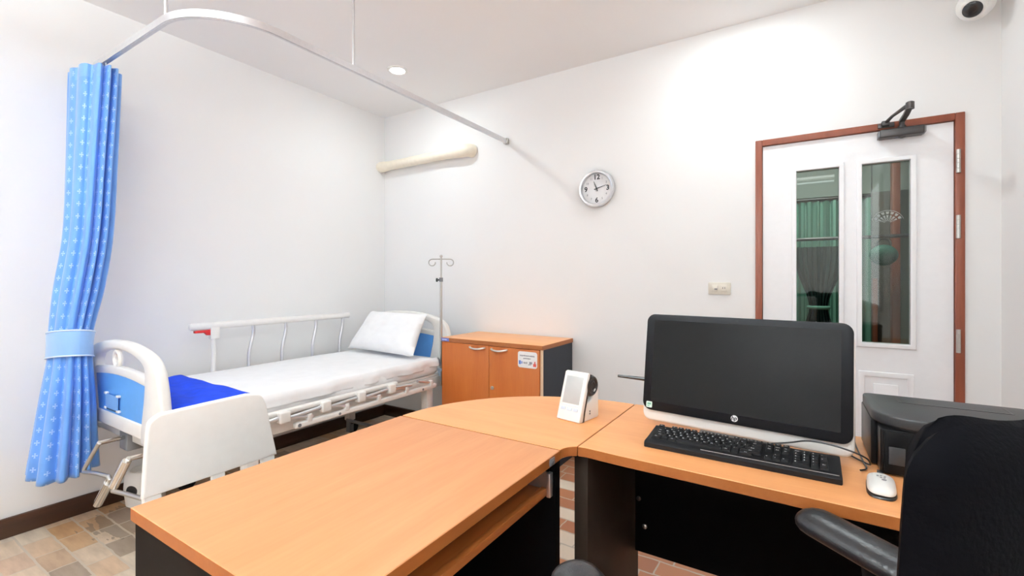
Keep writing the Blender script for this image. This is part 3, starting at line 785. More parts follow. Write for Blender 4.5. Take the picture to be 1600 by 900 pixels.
iv = thing('drip_stand', (-2.207, 2.56, .5), 'thin steel drip stand with two hooks at the head of the bed', 'drip stand')
ix, iy = -2.207, 2.56
m = MB(); m.cyl((ix, iy, .47), (ix, iy, 1.25), .0095, n=14); m.cyl((ix, iy, 1.25), (ix, iy, 1.405), .0065, n=14); m.ball((ix, iy, 1.41), .011); m.build('pole', M['steel'], iv)
m = MB(); m.lathe([(.014, 0), (.014, .03), (0, .03)], (ix, iy, 1.225), (0, 0, 1), 16); m.build('collar', M['grey'], iv)
hd = Vector((.848, .53, 0))
m = MB(); m.lathe([(.006, .008), (.006, .022), (.014, .024), (.014, .036), (0, .038)], (ix, iy, 1.238), -hd, 14); m.build('knob', M['black'], iv)
for s_ in (-1, 1):
    P = [Vector((ix, iy, 1.39))+hd*s_*t for t in (.0, .03, .06)]
    c = Vector((ix, iy, 1.365))+hd*s_*.066
    P += [c+hd*s_*.024*math.sin(a)+Vector((0, 0, .024*math.cos(a))) for a in [k*.32 for k in range(0, 16)]]
    m = MB(); m.tube(P, .0038, 8); m.build('hook', M['steel'], iv)
m = MB(); m.box(ix-.02, ix+.02, iy-.02, iy+.02, .575, .597, .004); m.box(ix-.02, ix+.004, iy-.016, iy+.016, .50, .575, .004); m.build('pole_clamp', plain('pale_blue_grey_clamp', srgb(170, 188, 208), .4), iv)

# spotted bin behind the foot of the bed
m = MB(); m.lathe([(0, 0), (.075, 0), (.088, .010), (.097, .10), (.092, .165), (.075, .190), (.068, .190), (.065, .16), (0, .15)], (-3.09, 1.09, 0), (0, 0, 1), 40)
tag(m.build('waste_bin', M['spots']), 'white bin with black spots on the floor under the bed', 'bin')

# ------------------------------------------------------------------ white chair at the desk
wc = thing('visitor_chair', (-1.3, .71, 0), 'white plastic chair with wide blank backrest between bed and desk', 'chair')
poly = smooth_poly([(.522, .645), (.527, .74), (.532, .82)], 4)[:-1]+smooth_poly([(.532, .82), (.538, .85), (.562, .868)], 5)[:-1]+[(.562, .868), (.68, .871)]+smooth_poly([(.80, .873), (.842, .862), (.862, .828)], 5)[:-1]+smooth_poly([(.862, .828), (.88, .74), (.90, .647)], 4)
m = MB(); m.prism(poly, 'x', -1.522, -1.500, .007, 3); m.build('backrest', M['white'], wc)
for y0, y1 in ((.527, .568), (.70, .735), (.852, .893)):
    m = MB(); m.box(-1.526, -1.504, y0, y1, .43, .66, .004); m.build('upright', M['white'], wc)
m = MB(); m.prism(rrect(-1.51, -1.10, .505, .915, [.03, .08, .08, .03]), 'z', .425, .455, .010, 3); m.build('seat', M['white'], wc)
for x, y in ((-1.48, .54), (-1.48, .88), (-1.14, .55), (-1.14, .87)):
    m = MB(); m.cyl((x, y, .43), (x+(.03 if x > -1.3 else -.03), y, 0), .016, .013, 14); m.build('leg', M['alu'], wc)

# ------------------------------------------------------------------ low cabinet
cb = thing('storage_cabinet', (-1.75, 2.72, 0), 'low wooden two door cabinet with dark grey sides against the wall', 'cabinet')
c0, c1, cy0, cy1, ct = -2.152, -1.338, 2.50, 2.945, .831
m = MB(); m.box(c0, c1, cy0, cy1, ct-.028, ct, .002); top = m.build('top_board', M['cab_top'], cb)
m = MB(); m.box(c0+.001, c1-.001, cy0-.0015, cy0+.004, ct-.0275, ct-.001); m.box(c1-.004, c1+.0015, cy0, cy1, ct-.0275, ct-.001); m.build('edge_band', M['edge'], top)
m = MB()
m.box(c0+.004, c0+.022, cy0+.018, cy1, 0, ct-.028); m.box(c1-.022, c1-.004, cy0+.018, cy1, 0, ct-.028); m.box(c0+.022, c1-.022, cy1-.02, cy1, 0, ct-.028); m.box(c0+.022, c1-.022, cy0+.03, cy1-.02, .06, .08); m.box(c0+.022, c1-.022, cy0+.04, cy0+.06, 0, .06)
m.build('carcass', M['charcoal'], cb)
m = MB(); m.box(c1-.0225, c1-.0045, cy0+.012, cy0+.0185, .0, ct-.029); m.build('edge_strip', wood('pale_edge_strip', srgb(216, 190, 160), srgb(226, 202, 174), 'z'), cb)
xm = -1.742
dL = MB().box(c0+.004, xm-.0015, cy0, cy0+.017, .065, ct-.031, .0015).build('door', M['door_wood'], cb)
dR = MB().box(xm+.0015, c1-.024, cy0, cy0+.017, .065, ct-.031, .0015).build('door', M['door_wood'], cb)
for d, x0, x1 in ((dL, -1.895, -1.775), (dR, -1.718, -1.598)):
    m = MB(); m.tube(smooth_poly([(x0, cy0, .784), (x0+.004, cy0-.014, .783), (x0+.03, cy0-.026, .778), ((x0+x1)/2, cy0-.029, .776), (x1-.03, cy0-.026, .778), (x1-.004, cy0-.014, .783), (x1, cy0, .784)], 4), .0062, 10)
    m.build('handle', plain('satin_nickel_pull', (.78, .76, .72, 1), .3, .7), d)
m = MB(); m.lathe([(.0125, 0), (.0125, .004), (.010, .006), (0, .006)], (-1.714, cy0, .526), (0, -1, 0), 20); m.box(-1.7155, -1.7125, cy0-.0068, cy0-.0055, .520, .532); m.build('lock', M['steel'], dR)
m = MB(); m.prism(rrect(-1.516, -1.376, .684, .786, .016), 'y', cy0-.0016, cy0+.0002); nt = m.build('notice', M['paper'], dR)
m = MB(); yq = cy0-.0022
def strokes(m, x0, x1, z, h, seed):
    rnd = random.Random(seed); x = x0
    while x < x1:
        w = rnd.uniform(.003, .007); m.box(x, min(x+w, x1), yq, yq+.0008, z-h*rnd.uniform(.3, .5), z+h*rnd.uniform(.3, .5)); x += w+.0018
strokes(m, -1.50, -1.394, .760, .010, 1); strokes(m, -1.475, -1.42, .743, .009, 2); m.mi = 0
strokes(m, -1.475, -1.447, .716, .014, 3); strokes(m, -1.438, -1.42, .706, .008, 6)
m.mi = 1; m.box(-1.508, -1.494, yq, yq+.0008, .704, .728); m.box(-1.490, -1.483, yq, yq+.0008, .708, .724)
m.mi = 2; m.box(-1.404, -1.383, yq, yq+.0008, .696, .714); m.box(-1.396, -1.388, yq, yq+.0008, .714, .728)
m.mi = 3; m.box(-1.432, -1.412, yq, yq+.0008, .710, .724)
m.build('notice_print', [M['inkgrey'], M['inkblue'], M['inkred'], M['inkgrey']], nt)
m = MB(); m.box(-2.151, -2.083, cy0-.003, cy0-.001, .806, .829); al = m.build('asset_label', M['bluelabel'], top)
m = MB(); yq = cy0-.0036; strokes(m, -2.142, -2.10, .817, .008, 9); m.build('label_print', M['piping'], al)

# ------------------------------------------------------------------ desks
def slab(poly, z0, z1, name, mat, parent):
    m = MB(); m.prism(poly, 'z', z0, z1, .0015, 1)
    m.bm.normal_update()
    for f in m.bm.faces: f.material_index = 0 if abs(f.normal.z) > .5 else 1
    return m.build(name, [mat, M['edge']], parent)
Z0, Z1 = DZ-.028, DZ
da = thing('office_desk', (-.87, .77, 0), 'wooden desk with pull-out keyboard tray in the foreground', 'desk')
slab([(-1.181, .39), (-.563, .39), (-.563, 1.1535), (-1.178, 1.1535)], Z0, Z1, 'desktop', M['desk'], da)
m = MB(); m.box(-1.174, -.60, .396, .421, .0, Z0); m.build('side_panel', M['endpanel'], da)
m = MB(); m.box(-1.172, -.563, 1.126, 1.1525, .0, Z0); m.build('side_panel', M['lowblack'], da)
m = MB(); m.box(-1.02, -1.0, .421, 1.122, .12, Z0); m.build('modesty_panel', M['darkpanel'], da)
m = MB(); m.box(-.86, -.84, .421, .98, .05, .585); m.box(-.842, -.838, .955, .98, .05, .585); m.build('lower_shelf_panel', M['door_wood'], da)
tr = MB(); tr.box(-.97, -.596, .437, 1.112, .654, .668, .001); tr.box(-.598, -.580, .437, 1.112, .653, .673, .002); tr = tr.build('keyboard_tray', M['edge'], da)
for y0, y1 in ((.422, .436), (1.1125, 1.125)):
    m = MB(); m.box(-.95, -.578, y0, y1, .655, .665); m.box(-.95, -.576, min(y0, y1)+.003, max(y0, y1)-.003, .65, .712); m.box(-.582, -.570, y0-.006, y1, .648, .714, .002); m.build('tray_runner', M['alu'], tr)
m = MB(); m.prism(rrect(1.09, 1.12, .740, .760, .004), 'x', -.566, -.561, .001); m.lathe([(.005, 0), (.005, .002), (0, .002)], (-.561, 1.105, .75), (1, 0, 0), 12); m.build('edge_connector', M['grey'], da)

dcn = thing('corner_desk', (-.85, 1.4, 0), 'quarter round corner desk section joining the two desks', 'desk')
arc = [(-.575-.602*math.sin(a), 1.1600+.573*math.cos(a)) for a in [PI/2*k/24 for k in range(25)]]
pol = [(-.5645, 1.1600), (-.563, 1.174), (-.556, 1.189), (-.546, 1.2), (-.5355, 1.207), (-.531, 1.733)]+arc[0:]
slab(pol, Z0, Z1, 'desktop', M['desk_x'], dcn)
m = MB(); m.box(-1.09, -1.03, 1.29, 1.35, 0, .02, .004); m.cyl((-1.06, 1.32, .0), (-1.06, 1.32, Z0), .025, n=20); m.build('leg', M['black'], dcn)

db = thing('computer_desk', (.1, 1.45, 0), 'wooden computer desk with black panels in front of the door', 'desk')
slab([(-.5325, 1.2075), (-.51, 1.2105), (-.42, 1.2045), (.17, 1.187), (.735, 1.170), (.735, 1.7365), (-.5275, 1.7355)], Z0, Z1, 'desktop', M['desk_x'], db)
m = MB(); m.box(-.559, -.517, 1.242, 1.733, 0, Z0, .001); m.build('side_panel', M['darkpanel'], db)
m = MB(); m.box(.69, .73, 1.20, 1.733, 0, Z0, .001); m.build('side_panel', M['darkpanel'], db)
mp_ = MB().box(-.515, .69, 1.690, 1.712, .235, Z0).build('modesty_panel', M['lowblack'], db)
for x, z, q in ((-.502, .43, 'grey'), (-.480, .332, 'steel')):
    m = MB(); m.lathe([(.009, 0), (.009, .002), (.006, .004), (0, .004)], (x, 1.69, z), (0, -1, 0), 18); m.build('panel_screw', M['closer'] if q == 'grey' else M[q], mp_)

# ------------------------------------------------------------------ all-in-one computer
X_ = Vector((.543, -.061, 0)).normalized(); Up = Vector((.006, .05, .338)); Up = (Up-X_*Up.dot(X_)).normalized(); N_ = Up.cross(X_).normalized()   # N_ points to the back
if N_.y < 0: N_ = -N_
MO = Vector((-.433, 1.4905, .787))
MF = frame(MO, X_, N_, Up); W, Hh = .553, .343
mo = thing('desktop_computer', (-.15, 1.5, DZ), 'black all-in-one computer with white lower edge on the desk', 'computer')
def mb(): m = MB(); m.xf = MF.copy(); return m
m = mb(); m.prism(rrect(-.003, W+.003, 0, Hh-.02, .026, 8), 'y', .012, .045, .008, 3); m.prism(rrect(.05, W-.05, .04, Hh-.05, .05), 'y', .045, .065, .01, 3)
m.build('back_shell', M['white'], mo)
m = mb(); m.prism(rrect(0, W, .034, Hh, .026, 8), 'y', 0, .018, .003, 2)
m.build('bezel', M['bezel'], mo)
m = mb(); m.box(.026, W-.026, -.0008, .004, .062, Hh-.019); m.build('screen', M['screen'], mo)
m = mb(); m.lathe([(.0092, 0), (.0092, .0012), (0, .0014)], (W*.5+.0, 0, .0515), (0, -1, 0), 32)
lg = m.build('round_logo', plain('silver_logo', (.8, .8, .8, 1), .35), mo)
m = mb(); m.text('hp', .0155, Matrix.Translation((W*.5, -.0016, .0522)) @ Matrix.Rotation(PI/2, 4, 'X') @ Matrix(((1, .22, 0, 0), (0, 1, 0, 0), (0, 0, 1, 0), (0, 0, 0, 1))), .0003, True)
m.build('logo_letters', M['ink'], lg)
m = mb(); m.prism(rrect(.013, .032, .041, .060, .003), 'y', -.0009, .0005); sk = m.build('sticker', M['sticker'], mo)
m = mb(); m.box(.0165, .0285, -.0014, -.0008, .050, .056); m.box(.0165, .024, -.0014, -.0008, .045, .0475); m.build('sticker_print', plain('green_print', srgb(120, 180, 160), .5), sk)
m = mb(); m.lathe([(.0028, 0), (.0028, .0008), (0, .0008)], (W*.5, 0, Hh-.0095), (0, -1, 0), 16); m.box(W*.5-.012, W*.5-.007, -.0006, 0, Hh-.0105, Hh-.0085); m.build('webcam', M['lens'], mo)
m = mb(); m.tube([(.02, .03, .126), (-.03, .03, .1255), (-.105, .03, .124)], [.007, .0062, .0045], 10); m.build('antenna', M['black'], mo)
m = MB(); m.box(-.26, -.06, 1.50, 1.70, DZ, DZ+.008, .003); m.tube([(-.16, 1.66, DZ+.006), (-.16, 1.64, DZ+.08), (-.155, 1.58, DZ+.14)], [.03, .03, .028], 16, flat=(1.6, .5)); m.build('stand', M['grey'], mo)
# cables
def cable(name, pts, r, label):
    m = MB(); m.tube(smooth_poly(pts, 8), r, 8); tag(m.build(name, M['black'], None, 80), label, 'cable')
KF = frame((-.374, 1.308, DZ), Vector((.461, -.008, 0)).normalized(), Vector((.008, .461, 0)).normalized(), (0, 0, 1))
cable('keyboard_cable', [(-.064, 1.436, DZ+.028), (-.02, 1.439, DZ+.038), (.02, 1.432, DZ+.052), (.065, 1.424, DZ+.054), (.11, 1.420, DZ+.047), (.142, 1.424, DZ+.034), (.152, 1.445, DZ+.014), (.146, 1.475, DZ+.006), (.125, 1.51, DZ+.005), (.10, 1.56, DZ+.005)], .0022, 'black keyboard cable looping over the lower right computer edge')
cable('power_cable', [(.136, 1.80, DZ-.1), (.136, 1.745, DZ+.004), (.138, 1.62, DZ+.004), (.142, 1.50, DZ+.004), (.144, 1.44, DZ+.004), (.130, 1.418, DZ+.004)], .0022, 'thin black cable lying between computer and printer')

# ------------------------------------------------------------------ keyboard with its keys
kb = thing('keyboard', (-.14, 1.37, DZ), 'black full size keyboard in front of the computer', 'keyboard')
KW, KD = .461, .126
def kbm(): m = MB(); m.xf = KF.copy(); return m
prof = [(0, .0), (0, .012), (.006, .017), (.030, .0185), (KD-.004, .0285), (KD, .026), (KD, .0)]
m = kbm(); m.prism(prof, 'x', 0, KW, .003, 2); m.build('keyboard_body', M['blackmat'], kb)
m = kbm(); m.box(.15, KW-.006, .0095, .0112, .0172, .0186); m.build('trim_line', M['alu'], kb)
sl = math.atan2(.0285-.0185, KD-.034)
KS = KF @ Matrix.Translation((0, .020, .0182)) @ Matrix.Rotation(sl, 4, 'X')
U = .01865; PX = .0120
rows = [
 [('Esc', 1, 0)]+[('F%d' % k, 1, [0, 2, 3, 4, 5, 6.5, 7.5, 8.5, 9.5, 11, 12, 13, 14][k]) for k in range(1, 13)]+[('Prt', 1, 15.35), ('Scr', 1, 16.35), ('Brk', 1, 17.35)],
 [(c, 1, i) for i, c in enumerate('`1234567890-=')]+[('Back', 2, 13), ('Ins', 1, 15.35), ('Home', 1, 16.35), ('Up', 1, 17.35), ('Num', 1, 18.7), ('/', 1, 19.7), ('*', 1, 20.7), ('-', 1, 21.7)],
 [('Tab', 1.5, 0)]+[(c, 1, 1.5+i) for i, c in enumerate('QWERTYUIOP[]')]+[('\\', 1.5, 13.5), ('Del', 1, 15.35), ('End', 1, 16.35), ('Dn', 1, 17.35), ('7', 1, 18.7), ('8', 1, 19.7), ('9', 1, 20.7), ('+', 1, 21.7, 2)],
 [('Caps', 1.75, 0)]+[(c, 1, 1.75+i) for i, c in enumerate("ASDFGHJKL;'")]+[('Enter', 2.25, 12.75), ('4', 1, 18.7), ('5', 1, 19.7), ('6', 1, 20.7)],
 [('Shift', 2.25, 0)]+[(c, 1, 2.25+i) for i, c in enumerate('ZXCVBNM,./')]+[('Shift', 2.75, 12.25), ('^', 1, 16.35), ('1', 1, 18.7), ('2', 1, 19.7), ('3', 1, 20.7), ('Ent', 1, 21.7, 2)],
 [('Ctrl', 1.5, 0), ('', 1, 1.5), ('Alt', 1.25, 2.5), ('', 6.25, 3.75), ('Alt', 1.25, 10), ('', 1, 11.25), ('Ctrl', 1.75, 13.25-1), ('<', 1, 15.35), ('v', 1, 16.35), ('>', 1, 17.35), ('0', 2, 18.7), ('.', 1, 20.7)]]
RH_ = .0152
cnt = 0
for r, row in enumerate(rows):
    for key in row:
        ch, w, x = key[:3]; tall = key[3] if len(key) > 3 else 1
        y1 = .0990-r*RH_-(0 if r == 0 else .003); y0 = y1-RH_*tall
        x0 = PX+x*U; x1 = x0+w*U
        m = MB(); m.xf = KS.copy()
        g = .0008; i_ = .0026
        tb = bmesh.new()
        A = [tb.verts.new(p) for p in ((x0+g, y0+g, .0), (x1-g, y0+g, .0), (x1-g, y1-g, .0), (x0+g, y1-g, .0))]
        B = [tb.verts.new(p) for p in ((x0+i_, y0+i_*.8, .0062), (x1-i_, y0+i_*.8, .0062), (x1-i_, y1-i_*.8, .0068), (x0+i_, y1-i_*.8, .0068))]
        tb.faces.new(B)
        for k in range(4): tb.faces.new([A[k], A[(k+1) % 4], B[(k+1) % 4], B[k]])
        m.put(tb, False)
        if ch:
            m.mi = 1; sz = .0072 if len(ch) == 1 else (.0046 if len(ch) < 4 else .004)
            m.text(ch, sz, Matrix.Translation(((x0+i_+.002 if len(ch) == 1 else (x0+x1)/2-.0005)+.0015*(len(ch) == 1), (y0+y1)/2+.001, .0068)), .0002)
        m.build('key', [M['key'], M['legend']], kb); cnt += 1

# ------------------------------------------------------------------ mouse
ms = thing('computer_mouse', (.155, 1.335, DZ), 'white computer mouse with black base beside the keyboard', 'mouse')
MF2 = Matrix.Translation((.159, 1.325, DZ)) @ Matrix.Rotation(math.radians(-5), 4, 'Z')
def mouse_shell(L, Wd, z0, h, inset=0., n=40):
    P = []
    for j in range(9):
        t = j/8; row = []
        k = (1-t**2.2*.55) if t < 1 else .45
        for i in range(n):
            a = 2*PI*i/n; ca, sa = math.cos(a), math.sin(a)
            e = .55
            x = Wd*math.copysign(abs(ca)**e, ca)*k*(1+.08*sa*abs(sa)); y = L*math.copysign(abs(sa)**e, sa)*(1-t**2.4*.35)
            bow = 1-.55*(y/L)**2*.5-.10*(y/L)
            row.append((x, y, z0+h*t*bow))
        P.append(row)
    return P
m = MB(); m.xf = MF2.copy(); P = mouse_shell(.064, .0275, 0, .014); m.grid(P, wrap_u=True)
for r_ in (P[-1],): m.bm.faces.new([m.bm.verts.new(MF2 @ Vector(p)) for p in r_])
m.build('mouse_base', M['black'], ms)
m = MB(); m.xf = MF2.copy(); P = mouse_shell(.063, .0262, .009, .017); m.grid(P, wrap_u=True)
m.bm.faces.new([m.bm.verts.new(MF2 @ Vector(p)) for p in P[-1]]); bmesh.ops.remove_doubles(m.bm, verts=m.bm.verts[:], dist=.0003)
ts = m.build('top_shell', M['white'], ms, 60)
m = MB(); m.xf = MF2.copy(); m.box(-.006, .006, .046, .064, .014, .0235, .002); m.build('scroll_wheel', M['black'], ms)
m = MB(); m.xf = MF2.copy()
m.lathe([(.0045, 0), (.0045, .0006), (0, .0006)], (.005, -.010, .0259), (0, 0, 1), 14)
for x, y in ((0, .004), (.006, .003), (-.006, .013), (.0, .015), (.007, .012)): m.box(x-.002, x+.002, y-.0016, y+.0016, .0252, .0262)
m.build('mouse_marking', M['inkgrey'], ts)

# ------------------------------------------------------------------ blood pressure monitor
bp = thing('blood_pressure_monitor', (-.64, 1.44, DZ), 'white blood pressure monitor with grey display on the corner desk', 'blood pressure monitor')
ca, sa = math.cos(math.radians(-11)), math.sin(math.radians(-11))
BF = frame((-.703, 1.413, DZ), (ca, sa, 0), (-sa, ca, 0), (0, 0, 1)); BW_ = .094
def bpm(): m = MB(); m.xf = BF.copy(); return m
m = bpm(); m.prism([(.0, .004), (.004, 0), (.024, 0), (.030, .03), (.068, .152), (.062, .158), (.052, .156), (.006, .022)], 'x', 0, BW_, .004, 3); fp = m.build('front_panel', M['white'], bp)
m = bpm(); m.prism([(.020, 0), (.028, 0), (.034, .03), (.072, .152), (.066, .153), (.027, .03)], 'x', .002, BW_+.0008, .0); m.build('seam_strip', M['black'], bp)
m = bpm(); m.prism([(.026, 0), (.112, 0), (.118, .006), (.116, .098), (.110, .103), (.092, .100), (.078, .070), (.058, .062), (.040, .058), (.032, .03)], 'x', .0, BW_, .004, 3); m.build('rear_housing', M['white'], bp)
m = bpm(); m.lathe([(.012, -.001), (.030, -.001), (.036, .004), (.036, BW_-.010), (.030, BW_-.004), (.012, BW_-.004)], (.002, .080, .112), (1, 0, 0), 32)
m.torus((BW_-.004, .080, .112), .028, .006, (1, 0, 0)); m.torus((BW_-.004, .080, .112), .014, .004, (1, 0, 0)); m.build('rolled_cuff', M['black'], bp)
fd = Vector((0, .046, .134)).normalized(); fn = Vector((0, -.134, .046)).normalized()
FF = BF @ frame((0, .006, .022), (1, 0, 0), -fn, fd)
m = MB(); m.xf = FF.copy(); m.box(.012, BW_-.014, -.0012, .002, .036, .128, .001); m.build('display', M['lcd'], fp)
for x0, x1, z0, z1 in ((.012, .030, .012, .023), (.036, .056, .012, .023), (.062, .080, .012, .023), (.010, .080, .029, .0305)):
    m = MB(); m.xf = FF.copy(); m.box(x0, x1, -.0022, .002, z0, z1, .0005); m.build('button', plain('pale_button', srgb(198, 212, 226), .5), fp)
m = bpm()
for z in (.022, .030): m.lathe([(.003, 0), (.003, .0012), (0, .0012)], (BW_, .062, z), (1, 0, 0), 10)
m.build('port', M['grey'], bp)
m = bpm(); m.box(.02, .03, .100, .106, .101, .108); m.box(BW_-.014, BW_-.006, .100, .106, .101, .108); m.build('lid_catch', M['grey'], bp)

# ------------------------------------------------------------------ printer
pr = thing('printer', (.35, 1.56, DZ), 'black inkjet printer on the right end of the desk', 'printer')
px0, px1, py0, py1 = .157, .525, 1.425, 1.695
m = MB(); m.prism(rrect(px0+.012, px1, py0, py1, [.006, .02, .05, .006]), 'z', DZ+.004, DZ+.112, .004, 2)
m.box(px0, px0+.02, py0+.06, py1-.004, DZ+.004, DZ+.118, .004); m.box(px0+.03, px1-.03, py0+.02, py1-.02, DZ, DZ+.006); m.build('printer_body', M['printer'], pr)
lid = rrect(px0+.002, px1, py0-.004, py1+.004, [.085, .085, .05, .02], 10)
m = MB(); m.prism(lid, 'z', DZ+.116, DZ+.143, .005, 3); ld_ = m.build('scanner_lid', M['printertop'], pr)
m = MB(); m.prism(rrect(px0+.010, px1-.008, py0+.004, py1-.004, [.08, .08, .045, .016], 10), 'z', DZ+.110, DZ+.118); m.build('lid_gap', M['black'], pr)
m = MB(); m.box(.236, .446, 1.606, 1.612, DZ+.1425, DZ+.1438); m.box(.230, .236, 1.606, 1.690, DZ+.1425, DZ+.1435); m.box(.446, .450, 1.606, 1.690, DZ+.1425, DZ+.1435); m.build('paper_flap_slot', M['black'], ld_)
m = MB(); m.box(.177, .247, py0-.004, py0+.006, DZ+.008, DZ+.108, .003); fpan = m.build('front_cover', M['printer'], pr)
m = MB(); m.box(.185, .216, py0-.006, py0-.002, DZ+.030, DZ+.072, .001); m.build('card_door', M['printertop'], fpan)
m = MB(); m.box(.262, .51, py0-.003, py0+.006, DZ+.062, DZ+.108, .003); m.build('control_panel', M['printer'], pr)
m = MB(); m.box(.262, .51, py0-.01, py0+.006, DZ+.010, DZ+.056, .004); m.build('paper_tray', M['printer'], pr)

# ------------------------------------------------------------------ swivel chair in the right foreground
oc = thing('office_chair', (.04, .78, 0), 'black high back swivel chair with padded armrests', 'chair')
fv = Vector((-.776, .63, 0)).normalized(); rv = Vector((.63, .776, 0)).normalized()
CF = frame((-.1715-.27*fv.x, .95-.27*fv.y, 0), rv, fv, (0, 0, 1))
def cm(): m = MB(); m.xf = CF.copy(); return m
# backrest: rounded slab, tilted back
def slab_back(z0, z1, w0, w1, yb, tilt, th, nz=48, nx=36, top_r=.11, hump=0., bow=.03):
    P = []
    for side in (1, -1):
        rows_ = []
        for j in range(nz+1):
            v = j/nz; row = []
            for i in range(nx+1):
                u = i/nx*2-1
                w = (w0+(w1-w0)*v)/2
                zz = z0+(z1-z0)*v
                # squircle corners at the top and bottom
                cut = max(0., (v-.91)/.09); w *= (1-.15*cut**2.4)
                zz += -.022*cut*abs(u)**6+hump*cut*math.cos(u*PI*1.5)*.5-.036*max(0., (v-.5)*2)*(1-u*u)
                e = (max(0., 1-abs(u)**5)*max(0., 1-abs(2*v-1)**14))**.5
                y = yb-tilt*(zz-z0)+bow*(u*u)+side*th/2*e
                row.append((w*u, y, zz))
            rows_.append(row)
        P.append(rows_)
    m = cm()
    for r_ in P: m.grid(r_)
    bmesh.ops.remove_doubles(m.bm, verts=m.bm.verts[:], dist=.0006); bmesh.ops.recalc_face_normals(m.bm, faces=m.bm.faces[:])
    return m
bk = slab_back(.50, 1.145, .535, .475, -.235, .03, .045, bow=.02).build('back_shell', M['fabric'], oc, 70)
slab_back(.52, 1.146,   .43, .392, -.204, .03, .05, hump=.010, bow=.008).build('back_cushion', M['fabric'], oc, 70)
m = cm(); m.tube([(-.10, -.258, .55), (-.10, -.262, .8), (-.105, -.268, 1.06)], .003, 8); m.tube([(.10, -.258, .55), (.10, -.262, .8), (.105, -.268, 1.06)], .003, 8); m.build('seam', M['fabric'], bk)
m = cm(); m.prism(rrect(-.25, .25, -.22, .27, .09, 8), 'z', .44, .53, .035, 4); m.build('seat', M['fabric'], oc)
m = cm(); m.box(-.12, .12, -.14, .12, .40, .445, .01); m.box(-.035, .035, -.27, -.10, .40, .43, .008); m.box(-.035, .035, -.285, -.255, .40, .75, .008); m.build('seat_plate', M['blackmat'], oc)
for s_ in (-1, 1):
    x = .277*s_
    m = cm()
    pts = smooth_poly([(x, .268, .738), (x, .24, .737), (x, .10, .734), (x+.004*s_, -.02, .729), (x, -.085, .724)], 6)
    n_ = len(pts); rr_ = []
    for i in range(n_):
        d = min((pts[0][1]-pts[i][1]), (pts[i][1]-pts[-1][1])); rr_.append(.046*min(1., math.sqrt(max(.02, 1-(1-min(1, d/.04))**2))))
    m.tube(pts, rr_, 20, flat=(1., .56)); ar = m.build('armrest', M['armgrey'], oc, 60)
    m = cm(); m.tube(smooth_poly([(x, .12, .72), (x, .10, .60), (x, .06, .50), (x*.9, .03, .43), (x*.5, .02, .42)], 5), .02, 12, flat=(1.3, .7)); m.build('arm_support', M['blackmat'], ar)
m = cm(); m.lathe([(.028, .09), (.028, .22), (.02, .22), (.02, .40), (0, .40)], (0, 0, 0), (0, 0, 1), 24); m.build('gas_lift', M['blackmat'], oc)
for k in range(5):
    a = 2*PI*k/5+.3; d = Vector((math.cos(a), math.sin(a), 0))
    m = cm(); m.tube([(0, 0, .10), d*.15+Vector((0, 0, .095)), d*.29+Vector((0, 0, .075))], [.03, .026, .018], 12, flat=(1, .8)); lg = m.build('leg', M['blackmat'], oc)
    m = cm(); c = d*.29
    for s_ in (-.014, .014):
        q = Vector((-d.y, d.x, 0)); m.lathe([(0, -.008), (.024, -.008), (.027, -.003), (.027, .003), (.024, .008), (0, .008)], (c.x+q.x*s_, c.y+q.y*s_, .027), q, 20)
    m.cyl((c.x, c.y, .03), (c.x, c.y, .08), .008); m.build('castor', M['blackmat'], lg)

# ------------------------------------------------------------------ lights
LC = (.86, .953, .982)
LP = [(-2.414, 2.331), (-2.414, .55), (-.25, 2.5), (-.75, .35), (-2.414, -1.3), (-.6, -1.3), (.40, 1.5)]
for i, (x, y) in enumerate(LP):
    if i: downlight(x, y, 'round recessed ceiling downlight out of the picture, away from the bed head', 'recessed downlights around the room')
    ld = bpy.data.lights.new('downlight_lamp', 'AREA'); ld.shape = 'DISK'; ld.size = .11
    ld.energy = [6.5, 1.4, 8.5, 1, 3, 3, 3.5][i]; ld.color = LC
    lo = bpy.data.objects.new('downlight_lamp', ld); lo.location = (x, y, ZC-.012); COL.objects.link(lo)
# unseen battens added behind the viewer to brighten the ceiling, open above and below
for i, (x, y) in enumerate(((-1.75, -.5), (-.25, -.5))):
    t = thing('added_batten', (x, y, ZC), 'long white batten added behind the viewer to brighten the ceiling', 'added fill light', 'added battens behind the viewer')
    m = MB(); m.box(x-.62, x+.62, y-.012, y+.012, 2.42, 2.45, .004); m.box(x-.62, x-.60, y-.05, y+.05, 2.39, 2.46, .004); m.box(x+.60, x+.62, y-.05, y+.05, 2.39, 2.46, .004); m.build('light_frame', M['white'], t)
    for dy in (-.035, .035):
        m = MB(); m.cyl((x-.60, y+dy, 2.435), (x+.60, y+dy, 2.435), .014, n=16); m.build('tube', M['tube'], t)
    for dx in (-.4, .4):
        m = MB(); m.cyl((x+dx, y, 2.45), (x+dx, y, ZC), .004, n=10); m.build('hanging_wire', M['steel'], t)
    for up in (0, 1):
        ld = bpy.data.lights.new('added_batten_fill', 'AREA'); ld.shape = 'RECTANGLE'; ld.size = 1.2; ld.size_y = .1; ld.energy = (2, 122)[up]; ld.color = LC
        lo = bpy.data.objects.new('added_batten_fill', ld); lo.location = (x, y, (2.385, 2.465)[up]); lo.rotation_euler = (PI*up, 0, 0); COL.objects.link(lo)
